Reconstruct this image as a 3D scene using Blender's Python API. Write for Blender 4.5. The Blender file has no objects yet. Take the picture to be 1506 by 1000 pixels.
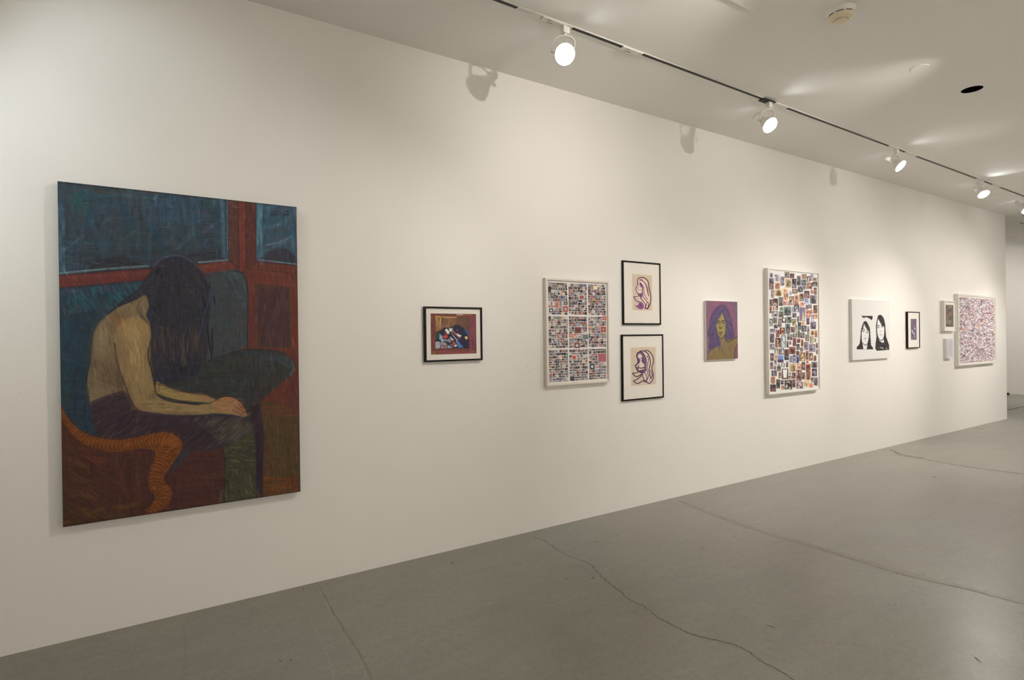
import bpy, bmesh, math
import numpy as np
from mathutils import Vector, Matrix
RNG = np.random.RandomState(7)
C = bpy.context.scene.collection
SC = bpy.context.scene

# ------------------------------------------------------------------ camera model (fitted to the photograph)
W_, H_ = 1506, 1000
FP = 829.946
YAW, PITCH, ROLL = 0.567855, -0.003537, -0.012813
CAM = np.array([0.0, -3.7803, 1.5698])
HC = 3.66                                    # ceiling height
def _axes():
    f = np.array([math.sin(YAW)*math.cos(PITCH), math.cos(YAW)*math.cos(PITCH), math.sin(PITCH)])
    r = np.array([math.cos(YAW), -math.sin(YAW), 0.0]); u = np.cross(r, f)
    return (r*math.cos(ROLL)+u*math.sin(ROLL), -r*math.sin(ROLL)+u*math.cos(ROLL), f)
AR, AU, AF = _axes()
def ray(x, y): return AR*(x-753)/FP + AU*(500-y)/FP + AF
def wall(x, y, off=0.0):
    v = ray(x, y); t = (-off-CAM[1])/v[1]; return CAM+t*v
def plane_z(x, y, h):
    v = ray(x, y); t = (h-CAM[2])/v[2]; return CAM+t*v
def plane_y(x, y, yy):
    v = ray(x, y); t = (yy-CAM[1])/v[1]; return CAM+t*v
def project(X, Y, Z):
    d = np.stack([X-CAM[0], Y-CAM[1], Z-CAM[2]], -1)
    z = d@AF; return 753+FP*(d@AR)/z, 500-FP*(d@AU)/z

cam_d = bpy.data.cameras.new('camera'); cam = bpy.data.objects.new('camera', cam_d); C.objects.link(cam)
cam_d.sensor_width = 36; cam_d.sensor_fit = 'HORIZONTAL'; cam_d.lens = FP/W_*36
cam_d.clip_start = 0.05; cam_d.clip_end = 100
m = Matrix.Identity(4)
for i in range(3):
    m[i][0] = AR[i]; m[i][1] = AU[i]; m[i][2] = -AF[i]; m[i][3] = CAM[i]
cam.matrix_world = m
SC.camera = cam

# ------------------------------------------------------------------ materials
def s2l(c):
    c = np.asarray(c, float)/255.0
    return np.where(c <= 0.04045, c/12.92, ((c+0.055)/1.055)**2.4)
def mat(name, rgb, rough=0.5, metal=0.0, noise=0.0, nscale=20, bump=0.0, bscale=200, spec=0.5):
    m = bpy.data.materials.new(name); m.use_nodes = True
    nt = m.node_tree; b = nt.nodes['Principled BSDF']
    b.inputs['Roughness'].default_value = rough; b.inputs['Metallic'].default_value = metal
    b.inputs['Specular IOR Level'].default_value = spec
    b.inputs['Base Color'].default_value = (*rgb, 1)
    tc = nt.nodes.new('ShaderNodeTexCoord')
    if noise:
        n = nt.nodes.new('ShaderNodeTexNoise'); n.inputs['Scale'].default_value = nscale; n.inputs['Detail'].default_value = 4
        nt.links.new(tc.outputs['Object'], n.inputs['Vector'])
        r = nt.nodes.new('ShaderNodeMapRange')
        r.inputs['From Min'].default_value = 0.3; r.inputs['From Max'].default_value = 0.7
        r.inputs['To Min'].default_value = 1-noise; r.inputs['To Max'].default_value = 1+noise
        nt.links.new(n.outputs['Fac'], r.inputs['Value'])
        v = nt.nodes.new('ShaderNodeVectorMath'); v.operation = 'SCALE'; v.inputs[0].default_value = rgb
        nt.links.new(r.outputs['Result'], v.inputs['Scale']); nt.links.new(v.outputs[0], b.inputs['Base Color'])
    if bump:
        n = nt.nodes.new('ShaderNodeTexNoise'); n.inputs['Scale'].default_value = bscale; n.inputs['Detail'].default_value = 3
        nt.links.new(tc.outputs['Object'], n.inputs['Vector'])
        bp = nt.nodes.new('ShaderNodeBump'); bp.inputs['Strength'].default_value = bump; bp.inputs['Distance'].default_value = 0.002
        nt.links.new(n.outputs['Fac'], bp.inputs['Height']); nt.links.new(bp.outputs[0], b.inputs['Normal'])
    return m
def emit(name, rgb, s):
    m = bpy.data.materials.new(name); m.use_nodes = True
    b = m.node_tree.nodes['Principled BSDF']; b.inputs['Base Color'].default_value = (*rgb, 1)
    b.inputs['Emission Color'].default_value = (*rgb, 1); b.inputs['Emission Strength'].default_value = s
    return m
M = {}
M['wall'] = mat('wall_paint', (0.81, 0.795, 0.765), 0.65, noise=0.008, nscale=3, bump=0.08, bscale=350, spec=0.3)
M['ceil'] = mat('ceiling_paint', (0.87, 0.86, 0.825), 0.75, noise=0.008, nscale=2, bump=0.05, bscale=250, spec=0.2)
M['black_wood'] = mat('black_frame_wood', (0.010, 0.008, 0.007), 0.5, noise=0.2, nscale=40, spec=0.2)
M['white_frame'] = mat('white_frame_paint', (0.76, 0.745, 0.70), 0.4, noise=0.01)
M['cream_frame'] = mat('cream_frame_paint', (0.74, 0.69, 0.63), 0.4, noise=0.015)
M['white_canvas'] = mat('white_canvas', (0.80, 0.79, 0.765), 0.75, bump=0.15, bscale=900)
M['mat'] = mat('mat_board', (0.80, 0.765, 0.71), 0.85, noise=0.01)
M['paper'] = mat('backing_paper', (0.80, 0.775, 0.73), 0.8)
M['dark_edge'] = mat('dark_canvas_edge', (0.02, 0.035, 0.03), 0.8, noise=0.3, nscale=30)
M['white_metal'] = mat('white_enamel', (0.84, 0.83, 0.79), 0.35, noise=0.01)
M['rail'] = mat('track_white', (0.74, 0.73, 0.69), 0.4, noise=0.01)
M['black'] = mat('black_plastic', (0.008, 0.008, 0.008), 0.5, noise=0.2)
M['cavity'] = mat('dark_cavity', (0.004, 0.004, 0.004), 0.9, spec=0.0)
M['cream'] = mat('aged_cream_plastic', (0.80, 0.71, 0.53), 0.45, noise=0.02)
M['detector_white'] = mat('detector_white', (0.86, 0.84, 0.78), 0.45, noise=0.01)
M['steel'] = mat('pin_steel', (0.25, 0.23, 0.2), 0.4, 0.6, noise=0.1)
M['lens'] = emit('lamp_lens_lit', (1.0, 0.97, 0.9), 14.0)
M['grille_slot'] = mat('dark_slot', (0.03, 0.025, 0.02), 0.7, noise=0.1)

def concrete():
    m = bpy.data.materials.new('polished_concrete'); m.use_nodes = True
    nt = m.node_tree; N = nt.nodes; L = nt.links; b = N['Principled BSDF']
    tc = N.new('ShaderNodeTexCoord')
    def noise(sc, det=6, rough=0.6, dist=0.0, stretch=None):
        n = N.new('ShaderNodeTexNoise'); n.inputs['Scale'].default_value = sc; n.inputs['Detail'].default_value = det
        n.inputs['Roughness'].default_value = rough; n.inputs['Distortion'].default_value = dist
        if stretch:
            mp = N.new('ShaderNodeMapping'); mp.inputs['Scale'].default_value = stretch[0]; mp.inputs['Rotation'].default_value = (0, 0, stretch[1])
            L.new(tc.outputs['Object'], mp.inputs['Vector']); L.new(mp.outputs[0], n.inputs['Vector'])
        else: L.new(tc.outputs['Object'], n.inputs['Vector'])
        return n
    def mr(src, a, bb, lo=0.3, hi=0.7):
        r = N.new('ShaderNodeMapRange'); r.inputs['From Min'].default_value = lo; r.inputs['From Max'].default_value = hi
        r.inputs['To Min'].default_value = a; r.inputs['To Max'].default_value = bb
        L.new(src, r.inputs['Value']); return r.outputs['Result']
    def mul(a, c):
        q = N.new('ShaderNodeMath'); q.operation = 'MULTIPLY'; L.new(a, q.inputs[0]); L.new(c, q.inputs[1]); return q.outputs[0]
    n1 = noise(0.55, 5, 0.6, 0.6); n2 = noise(2.6, 8, 0.65, 0.4); n3 = noise(70, 3, 0.7)
    n4 = noise(1.2, 6, 0.7, 0.8, ((1, 5, 1), 0.5)); n5 = noise(22, 5, 0.7)
    v = mul(mul(mr(n1.outputs['Fac'], 0.92, 1.06), mr(n2.outputs['Fac'], 0.915, 1.07)), mul(mr(n3.outputs['Fac'], 0.88, 1.10), mul(mr(n4.outputs['Fac'], 0.93, 1.06), mr(n5.outputs['Fac'], 0.91, 1.08))))
    # sparse dark specks
    vo = N.new('ShaderNodeTexVoronoi'); vo.inputs['Scale'].default_value = 7.0; L.new(tc.outputs['Object'], vo.inputs['Vector'])
    sp = mr(vo.outputs['Distance'], 0.72, 1.0, 0.015, 0.035)
    v = mul(v, sp)
    mixc = N.new('ShaderNodeMix'); mixc.data_type = 'RGBA'
    mixc.inputs[6].default_value = (0.258, 0.246, 0.208, 1); mixc.inputs[7].default_value = (0.250, 0.248, 0.222, 1)
    L.new(mr(n1.outputs['Fac'], 0, 1), mixc.inputs[0])
    sc = N.new('ShaderNodeVectorMath'); sc.operation = 'SCALE'; L.new(mixc.outputs[2], sc.inputs[0]); L.new(v, sc.inputs['Scale'])
    L.new(sc.outputs[0], b.inputs['Base Color'])
    L.new(mr(n2.outputs['Fac'], 0.27, 0.34), b.inputs['Roughness'])
    b.inputs['Specular IOR Level'].default_value = 0.45
    bp = N.new('ShaderNodeBump'); bp.inputs['Strength'].default_value = 0.08; bp.inputs['Distance'].default_value = 0.004
    L.new(n5.outputs['Fac'], bp.inputs['Height']); L.new(bp.outputs[0], b.inputs['Normal'])
    return m
M['concrete'] = concrete()
M['crack'] = mat('crack_dark', (0.115, 0.102, 0.080), 0.8, noise=0.25, nscale=40)
M['crack_soft'] = mat('joint_filler', (0.212, 0.197, 0.160), 0.5, noise=0.15, nscale=15)
M['joint_band'] = mat('joint_band', (0.222, 0.209, 0.173), 0.32, noise=0.12, nscale=14, spec=0.45)
M['crack_pale'] = mat('pale_joint_line', (0.30, 0.285, 0.24), 0.5, noise=0.2, nscale=25)

# ------------------------------------------------------------------ mesh helpers
def link_bm(name, bm, material, parent=None, smooth=False, loc=None):
    me = bpy.data.meshes.new(name); bm.normal_update(); bm.to_mesh(me); bm.free()
    mats = material if isinstance(material, (list, tuple)) else [material]
    for q in mats: me.materials.append(q)
    if smooth:
        for p in me.polygons: p.use_smooth = True
    o = bpy.data.objects.new(name, me); C.objects.link(o)
    if parent is not None: o.parent = parent
    if loc is not None: o.location = loc
    return o
def box(bm, x0, x1, y0, y1, z0, z1, mi=0, bevel=0.0):
    vs = [bm.verts.new(p) for p in ((x0,y0,z0),(x1,y0,z0),(x1,y1,z0),(x0,y1,z0),(x0,y0,z1),(x1,y0,z1),(x1,y1,z1),(x0,y1,z1))]
    fs = [bm.faces.new([vs[i] for i in q]) for q in ((0,3,2,1),(4,5,6,7),(0,1,5,4),(1,2,6,5),(2,3,7,6),(3,0,4,7))]
    for f in fs: f.material_index = mi
    if bevel:
        es = set(e for f in fs for e in f.edges)
        bmesh.ops.bevel(bm, geom=list(es), offset=bevel, segments=2, affect='EDGES', profile=0.5)
def bx(name, dims, material, parent=None, bevel=0.0):
    bm = bmesh.new(); box(bm, *dims, bevel=bevel); return link_bm(name, bm, material, parent)
def lathe(bm, prof, seg=32, mtx=Matrix.Identity(4), cap0=True, cap1=True, mi=0):
    rings = []
    for r, h in prof:
        rings.append([bm.verts.new(mtx @ Vector((r*math.cos(2*math.pi*i/seg), r*math.sin(2*math.pi*i/seg), h))) for i in range(seg)])
    for a, b in zip(rings, rings[1:]):
        for i in range(seg):
            f = bm.faces.new((a[i], a[(i+1) % seg], b[(i+1) % seg], b[i])); f.material_index = mi
    if cap0: bm.faces.new(list(reversed(rings[0]))).material_index = mi
    if cap1: bm.faces.new(rings[-1]).material_index = mi
def tube(bm, pts, r, seg=8):
    pts = [Vector(p) for p in pts]; rings = []
    for i, p in enumerate(pts):
        t = (pts[min(i+1, len(pts)-1)]-pts[max(i-1, 0)]).normalized()
        a = t.orthogonal().normalized() if i == 0 else (prev - t*prev.dot(t)).normalized()
        prev = a; b = t.cross(a)
        rings.append([bm.verts.new(p+r*(a*math.cos(2*math.pi*k/seg)+b*math.sin(2*math.pi*k/seg))) for k in range(seg)])
    for a, b in zip(rings, rings[1:]):
        for k in range(seg): bm.faces.new((a[k], a[(k+1) % seg], b[(k+1) % seg], b[k]))
    bm.faces.new(list(reversed(rings[0]))); bm.faces.new(rings[-1])
def ring_frame(bm, x0, x1, z0, z1, prof):
    # prof: closed loop of (inset, y); mitred at the corners
    loops = []
    for ins, y in prof:
        loops.append([bm.verts.new(p) for p in ((x0+ins, y, z0+ins), (x1-ins, y, z0+ins), (x1-ins, y, z1-ins), (x0+ins, y, z1-ins))])
    n = len(loops)
    for i in range(n):
        a, b = loops[i], loops[(i+1) % n]
        for k in range(4): bm.faces.new((a[k], a[(k+1) % 4], b[(k+1) % 4], b[k]))
    bmesh.ops.recalc_face_normals(bm, faces=bm.faces[:])
def empty(name, loc):
    o = bpy.data.objects.new(name, None); C.objects.link(o); o.location = loc; o.empty_display_size = 0.1; return o
def tag(o, label, cat, group=None):
    o['label'] = label; o['category'] = cat
    if group: o['group'] = group
    return o
def structure(o): o['kind'] = 'structure'; return o

# ------------------------------------------------------------------ painter: pictures are painted stroke by stroke into a fine mesh
def catmull(pts, n=8, closed=False):
    P = [np.array(p, float) for p in pts]; out = []
    N = len(P); rng = range(N) if closed else range(N-1)
    for i in rng:
        p0 = P[(i-1) % N] if (closed or i > 0) else P[i]; p1 = P[i]; p2 = P[(i+1) % N]
        p3 = P[(i+2) % N] if (closed or i+2 < N) else P[i+1]
        for t in np.linspace(0, 1, n, endpoint=False):
            out.append(0.5*((2*p1)+(-p0+p2)*t+(2*p0-5*p1+4*p2-p3)*t*t+(-p0+3*p1-3*p2+p3)*t**3))
    if not closed: out.append(P[-1])
    return np.array(out)

class Art:
    """A picture on a wall-parallel sheet. Coordinates of the strokes are those traced on the photo, carried to the sheet's own plane."""
    def __init__(s, x0, x1, z0, z1, off, nx, ny, base, ref=(200, 192, 180), white=0.80, sat=0.80):
        s.x0, s.x1, s.z0, s.z1, s.off, s.nx, s.ny = x0, x1, z0, z1, off, nx, ny
        s.ref = s2l(ref); s.white = white; s.sat = sat
        u = np.linspace(x0, x1, nx); v = np.linspace(z1, z0, ny)
        X, Z = np.meshgrid(u, v); s.PX, s.PY = project(X, np.full_like(X, -off), Z)
        s.img = np.empty((ny, nx, 3)); s.img[:] = np.array(base, float)
    def idx(s, pts, pad):
        pts = np.atleast_2d(pts); w = np.array([wall(px, py, s.off) for px, py in pts])
        sc = (s.x1-s.x0)/(s.nx-1); e = pad*sc*(s.nx/ max(1.0, (s.PX.max()-s.PX.min())))+2*sc
        sz = (s.z1-s.z0)/(s.ny-1); ez = pad*sz*(s.ny/max(1.0, (s.PY.max()-s.PY.min())))+2*sz
        i0 = int(max(0, (w[:, 0].min()-e-s.x0)/sc)); i1 = int(min(s.nx, (w[:, 0].max()+e-s.x0)/sc+2))
        j0 = int(max(0, (s.z1-w[:, 2].max()-ez)/sz)); j1 = int(min(s.ny, (s.z1-w[:, 2].min()+ez)/sz+2))
        return slice(j0, max(j0, j1)), slice(i0, max(i0, i1))
    def box_idx(s, pts, pad):
        pts = np.asarray(pts); a = pts.min(0)-pad; b = pts.max(0)+pad
        return s.idx(np.array([a, (b[0], a[1]), b, (a[0], b[1])]), 1)
    def poly_mask(s, pts, soft=0.7, smooth=False):
        pts = catmull(pts, 6, True) if smooth else np.array(pts, float)
        sl = s.box_idx(pts, soft+1)
        X, Y = s.PX[sl], s.PY[sl]
        ins = np.zeros(X.shape, bool); d = np.full(X.shape, 1e9)
        for (ax, ay), (bx_, by) in zip(pts, np.roll(pts, -1, 0)):
            c = (ay > Y) != (by > Y)
            if by != ay: ins ^= c & (X < (bx_-ax)*(Y-ay)/(by-ay)+ax)
            dx, dy = bx_-ax, by-ay; L2 = dx*dx+dy*dy+1e-9
            t = np.clip(((X-ax)*dx+(Y-ay)*dy)/L2, 0, 1)
            d = np.minimum(d, np.hypot(X-ax-t*dx, Y-ay-t*dy))
        return sl, np.clip(0.5+np.where(ins, d, -d)/soft, 0, 1)
    def poly(s, pts, col, soft=0.7, smooth=False, alpha=1.0):
        sl, a = s.poly_mask(pts, soft, smooth); a = (a*alpha)[..., None]
        s.img[sl] = s.img[sl]*(1-a)+np.array(col, float)*a
    def rect(s, x0, y0, x1, y1, col, soft=0.5, alpha=1.0): s.poly([(x0, y0), (x1, y0), (x1, y1), (x0, y1)], col, soft, False, alpha)
    def line(s, pts, w, col, alpha=1.0, soft=0.6, smooth=True, taper=False):
        pts = catmull(pts, 6) if (smooth and len(pts) > 2) else np.array(pts, float)
        sl = s.box_idx(pts, w+soft+1); X, Y = s.PX[sl], s.PY[sl]; best = np.full(X.shape, -1e9); n = len(pts)-1
        for i in range(n):
            (ax, ay), (bx_, by) = pts[i], pts[i+1]; dx, dy = bx_-ax, by-ay; L2 = dx*dx+dy*dy+1e-9
            t = np.clip(((X-ax)*dx+(Y-ay)*dy)/L2, 0, 1); d = np.hypot(X-ax-t*dx, Y-ay-t*dy)
            ww = w/2
            if taper: q = (i+t)/n; ww = w/2*np.sqrt(np.clip(4*q*(1-q), 0.02, 1))
            best = np.maximum(best, ww-d)
        a = (np.clip(0.5+best/soft, 0, 1)*alpha)[..., None]
        s.img[sl] = s.img[sl]*(1-a)+np.array(col, float)*a
    def blob(s, cx, cy, rx, ry, col, alpha=0.6, ang=0.0):
        """very soft dab of colour"""
        r = max(rx, ry)*1.6; sl = s.box_idx(np.array([(cx-r, cy-r), (cx+r, cy+r)]), 1)
        X, Y = s.PX[sl]-cx, s.PY[sl]-cy; c, q = math.cos(math.radians(ang)), math.sin(math.radians(ang))
        d = ((X*c+Y*q)/rx)**2+((-X*q+Y*c)/ry)**2
        a = (np.exp(-d*1.3)*alpha)[..., None]; s.img[sl] = s.img[sl]*(1-a)+np.array(col, float)*a
    def brush(s, region, n, ang, ln, w, cols, alpha=0.5, jit=12, smooth=False, soft=1.0, vary=8):
        """many separate bristle marks kept inside a region; ang may be a function of (x, y)"""
        region = np.array(region, float); sl0, mk = s.poly_mask(region, soft, smooth)
        full = np.zeros(s.PX.shape); full[sl0] = mk
        lo, hi = region.min(0), region.max(0)
        for _ in range(n):
            x, y = RNG.uniform(lo[0], hi[0]), RNG.uniform(lo[1], hi[1])
            a = math.radians((ang(x, y) if callable(ang) else ang)+RNG.uniform(-jit, jit)); L = ln*RNG.uniform(0.5, 1.3)
            ex, ey = math.cos(a)*L/2, math.sin(a)*L/2
            p = np.array([(x-ex, y-ey), (x+ex, y+ey)]); sl = s.box_idx(p, w+1)
            X, Y = s.PX[sl], s.PY[sl]
            if X.size == 0: continue
            ux, uy = math.cos(a), math.sin(a)
            al = ((X-x)*ux+(Y-y)*uy)/(L/2); ac = ((Y-y)*ux-(X-x)*uy)/(w*RNG.uniform(0.5, 1.1))
            k = np.clip(1-al*al, 0, 1)**0.7*np.exp(-ac*ac*2.2)
            col = np.array(cols[RNG.randint(len(cols))], float)+RNG.uniform(-vary, vary)
            k = (k*alpha*RNG.uniform(0.5, 1.0)*full[sl])[..., None]
            s.img[sl] = s.img[sl]*(1-k)+col*k
    def impasto(s, n, ang, ln, w, amt=0.35, alpha=0.5, jit=15, region=None):
        """strokes in the local colour, made lighter or darker, warmer or cooler: the texture of worked paint"""
        ny, nx = s.PX.shape; mk = None
        if region is not None:
            sl0, m0 = s.poly_mask(region, 1.5); mk = np.zeros(s.PX.shape); mk[sl0] = m0; jj, ii = np.nonzero(mk > .3)
        src = s.img.copy()
        for _ in range(n):
            if mk is None: j, i = RNG.randint(ny), RNG.randint(nx)
            else: k0 = RNG.randint(len(jj)); j, i = jj[k0], ii[k0]
            x, y = s.PX[j, i], s.PY[j, i]; a = math.radians((ang(x, y) if callable(ang) else ang)+RNG.uniform(-jit, jit)); L = ln*RNG.uniform(.5, 1.4)
            r = int(L*0.75*nx/(s.PX.max()-s.PX.min()))+3; sl = (slice(max(0, j-r), j+r), slice(max(0, i-r), i+r)); X, Y = s.PX[sl], s.PY[sl]
            ux, uy = math.cos(a), math.sin(a); al = ((X-x)*ux+(Y-y)*uy)/(L/2); ac = ((Y-y)*ux-(X-x)*uy)/(w*RNG.uniform(.6, 1.2))
            k = np.clip(1-al*al, 0, 1)**.7*np.exp(-ac*ac*2.2)*alpha*RNG.uniform(.5, 1)
            if mk is not None: k = k*mk[sl]
            col = src[j, i]*(1+RNG.uniform(-amt, amt*1.1))*np.array([1+RNG.uniform(-.1, .12), 1, 1+RNG.uniform(-.1, .12)])
            s.img[sl] = s.img[sl]*(1-k[..., None])+col*k[..., None]
    def grain(s, amt, seed=1):
        r = np.random.RandomState(seed); s.img += r.normal(0, amt, s.img.shape[:2])[..., None]
    def build(s, name, parent, rough=0.6, bump=0.0, y_extra=0.0, spec=0.15):
        lin = s2l(np.clip(s.img, 3, 255))/s.ref*s.white*np.array([1.0, 0.98, 0.945])
        g = (lin@np.array([.2126, .7152, .0722]))[..., None]; lin = np.clip(g+(lin-g)*s.sat, 0.001, 0.92)
        X, Z = np.meshgrid(np.linspace(s.x0, s.x1, s.nx), np.linspace(s.z1, s.z0, s.ny))
        ox, oy, oz = parent.location
        co = np.stack([X-ox, np.full_like(X, -s.off-y_extra-oy), Z-oz], -1).reshape(-1, 3)
        i = np.arange(s.nx*s.ny).reshape(s.ny, s.nx)
        f = np.stack([i[:-1, :-1], i[1:, :-1], i[1:, 1:], i[:-1, 1:]], -1).reshape(-1, 4)
        me = bpy.data.meshes.new(name); nf = len(f)
        me.vertices.add(len(co)); me.vertices.foreach_set('co', co.ravel().astype(np.float32))
        me.loops.add(nf*4); me.loops.foreach_set('vertex_index', f.ravel().astype(np.int32))
        me.polygons.add(nf); me.polygons.foreach_set('loop_start', np.arange(0, nf*4, 4, dtype=np.int32))
        me.update(calc_edges=True)
        at = me.color_attributes.new('pigment', 'FLOAT_COLOR', 'POINT')
        rgba = np.concatenate([lin.reshape(-1, 3), np.ones((len(co), 1))], 1).astype(np.float32)
        at.data.foreach_set('color', rgba.ravel())
        mt = bpy.data.materials.new(name+'_pigment'); mt.use_nodes = True; nt = mt.node_tree; b = nt.nodes['Principled BSDF']
        an = nt.nodes.new('ShaderNodeAttribute'); an.attribute_name = 'pigment'; nt.links.new(an.outputs['Color'], b.inputs['Base Color'])
        b.inputs['Roughness'].default_value = rough; b.inputs['Specular IOR Level'].default_value = spec
        if bump:
            tc = nt.nodes.new('ShaderNodeTexCoord'); n = nt.nodes.new('ShaderNodeTexNoise'); n.inputs['Scale'].default_value = 260; n.inputs['Detail'].default_value = 3
            nt.links.new(tc.outputs['Object'], n.inputs['Vector']); bp = nt.nodes.new('ShaderNodeBump'); bp.inputs['Strength'].default_value = bump
            bp.inputs['Distance'].default_value = 0.002; nt.links.new(n.outputs['Fac'], bp.inputs['Height']); nt.links.new(bp.outputs[0], b.inputs['Normal'])
        me.materials.append(mt); o = bpy.data.objects.new(name, me); C.objects.link(o); o.parent = parent
        return o

# ------------------------------------------------------------------ room
XL, XE, XF, YF, YB = -5.0, 12.97, 18.22, -9.0, 4.5
def room_box(name, dims, m, **k): return structure(bx(name, dims, m, **k))
# floor with its cracks, joints and pale lines (all within the floor's own mesh)
bm = bmesh.new(); box(bm, XL, XF, YF, YB, -0.12, 0.0, 0)
def jag(pts, n, amp):
    P = catmull(pts, n); out = []
    r = RNG.normal(0, 1, len(P)); r2 = RNG.normal(0, 1, len(P))
    for i, p in enumerate(P):
        q = plane_z(p[0], p[1], 0.0); out.append((q[0]+amp*r[i], q[1]+amp*r2[i]))
    return out
def ribbon(path, w, mi, z=0.0007, vary=0.4):
    prev = None; path = [Vector((a, b, 0)) for a, b in path]
    for i, p in enumerate(path):
        t = (path[min(i+1, len(path)-1)]-path[max(i-1, 0)]).normalized(); nrm = Vector((-t.y, t.x, 0))
        ww = w*0.5*(1+vary*RNG.uniform(-1, 1)) * (0.4 if i in (0, len(path)-1) else 1)
        a = bm.verts.new((p+nrm*ww)+Vector((0, 0, z))); b = bm.verts.new((p-nrm*ww)+Vector((0, 0, z)))
        if prev: bm.faces.new((prev[0], prev[1], b, a)).material_index = mi
        prev = (a, b)
crack = [(784, 790), (802, 796), (818, 808), (840, 819), (862, 827), (875, 836), (885, 849), (903, 862), (921, 879), (940, 888), (955, 898), (968, 908),
         (985, 917), (1005, 927), (1022, 934), (1045, 940), (1070, 945), (1092, 953), (1110, 966), (1130, 978), (1150, 988), (1172, 1003)]
ribbon(jag(crack, 5, 0.004), 0.0055, 1)
ribbon(jag(crack[8:20], 5, 0.006), 0.002, 3, 0.0012)
ribbon(jag([(281, 906), (273, 918), (270, 930), (275, 945), (272, 960), (274, 972), (271, 985), (267, 1003)], 5, 0.003), 0.0035, 2)
ribbon(jag([(284, 908), (275, 922), (271, 934), (277, 948), (270, 962), (277, 975), (273, 985), (270, 1003)], 5, 0.003), 0.0025, 3, 0.0012)
ribbon(jag([(430, 868), (446, 890), (466, 930), (486, 975), (492, 1003)], 5, 0.001), 0.006, 3)
ribbon(jag([(465, 859), (476, 880), (490, 910), (505, 935), (520, 960), (543, 1003)], 5, 0.001), 0.006, 3)
ribbon(jag([(468, 862), (480, 882), (495, 908), (510, 932), (528, 960), (550, 1003)], 5, 0.002), 0.012, 2, 0.0005)
ribbon(jag([(1000, 737), (1062, 761), (1128, 784), (1204, 805), (1264, 823), (1334, 843), (1424, 865), (1512, 887)], 8, 0.003), 0.075, 4, 0.0003, .25)
ribbon(jag([(998, 736), (1060, 762), (1125, 785), (1200, 806), (1260, 825), (1330, 845), (1420, 866), (1512, 890)], 8, 0.006), 0.014, 2)
ribbon(jag([(1308, 661), (1330, 669), (1370, 677), (1420, 686), (1512, 698)], 8, 0.004), 0.018, 1)
ribbon(jag([(1312, 664), (1330, 671), (1360, 673), (1300, 668)], 3, 0.004), 0.02, 2)
ribbon(jag([(1478, 604), (1490, 601.5), (1500, 599), (1510, 597)], 6, 0.01), 0.03, 1)
ribbon(jag([(1478, 593), (1494, 594.5), (1510, 592)], 6, 0.02), 0.03, 2)
for (px, py, L_, mi) in [(1080, 789, 0.03, 1), (1184, 760, 0.02, 1), (1163, 704, 0.03, 1), (1128, 942, 0.06, 2), (1133, 921, 0.05, 1), (1138, 923, 0.03, 1), (1052, 747, 0.05, 3),
                         (427, 971, 0.02, 1), (412, 973, 0.02, 1), (1438, 970, 0.05, 1), (1058, 906, 0.04, 3), (446, 866, 0.03, 1), (903, 768, 0.04, 3), (833, 851, 0.02, 1)]:
    q = plane_z(px, py, 0.0); a = RNG.uniform(0, 3); ribbon([(q[0]-L_/2*math.cos(a), q[1]-L_/2*math.sin(a)), (q[0], q[1]+0.003), (q[0]+L_/2*math.cos(a), q[1]+L_/2*math.sin(a))], 0.008, mi)
for k in range(60):
    x, y = RNG.uniform(-1, 12), RNG.uniform(-4.5, -0.1); a = RNG.uniform(0, 3.14); L_ = RNG.uniform(0.02, 0.07)
    ribbon([(x, y), (x+L_*math.cos(a)*0.5, y+L_*math.sin(a)*0.5+RNG.uniform(-.005, .005)), (x+L_*math.cos(a), y+L_*math.sin(a))], 0.003, 2 if k % 3 else 3)
structure(link_bm('floor', bm, [M['concrete'], M['crack'], M['crack_soft'], M['crack_pale'], M['joint_band']]))

room_box('wall_back', (XL, XE, 0.0, 0.2, 0.0, HC), M['wall'])
room_box('wall_return', (XE-0.2, XE, 0.2, YB, 0.0, 4.7), M['wall'])
room_box('wall_left', (XL-0.2, XL, YF, 0.2, 0.0, HC), M['wall'])
room_box('wall_right', (XF, XF+0.2, YF, YB, 0.0, 4.7), M['wall'])
room_box('wall_front', (XL, XF, YF-0.2, YF, 0.0, HC), M['wall'])
room_box('wall_far', (XE, XF, YB, YB+0.2, 0.0, 4.7), M['wall'])
room_box('trim_1', (XE, XF, 0.80, 0.92, HC-0.001, 4.7), M['wall'])            # riser where the low ceiling stops
room_box('ceiling_far', (XE, XF, 0.92, YB, 4.62, 4.7), M['ceil'])
# low ceiling with the round opening cut through it
hc = plane_z(1429.5, 131.5, HC); HX, HY, HR = hc[0], hc[1], 0.076
bm = bmesh.new()
def quad(x0, x1, y0, y1): bm.faces.new([bm.verts.new(p) for p in ((x0, y0, HC), (x0, y1, HC), (x1, y1, HC), (x1, y0, HC))])
s = 0.3
quad(XL, HX-s, YF, 0.2); quad(HX-s, HX+s, YF, HY-s); quad(HX-s, HX+s, HY+s, 0.2); quad(HX+s, XE, YF, 0.2); quad(XE, XF, YF, 0.80)
n = 48; inner = []; outer = []
for i in range(n):
    a = 2*math.pi*i/n; c, q = math.cos(a), math.sin(a); k = s/max(abs(c), abs(q))
    inner.append(bm.verts.new((HX+HR*c, HY+HR*q, HC))); outer.append(bm.verts.new((HX+k*c, HY+k*q, HC)))
for i in range(n): bm.faces.new((inner[i], outer[i], outer[(i+1) % n], inner[(i+1) % n]))
bmesh.ops.recalc_face_normals(bm, faces=bm.faces[:])
for f in bm.faces:
    if f.normal.z > 0: f.normal_flip()
structure(link_bm('ceiling', bm, M['ceil']))
t = empty('recessed_downlight', (HX, HY, HC))
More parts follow.
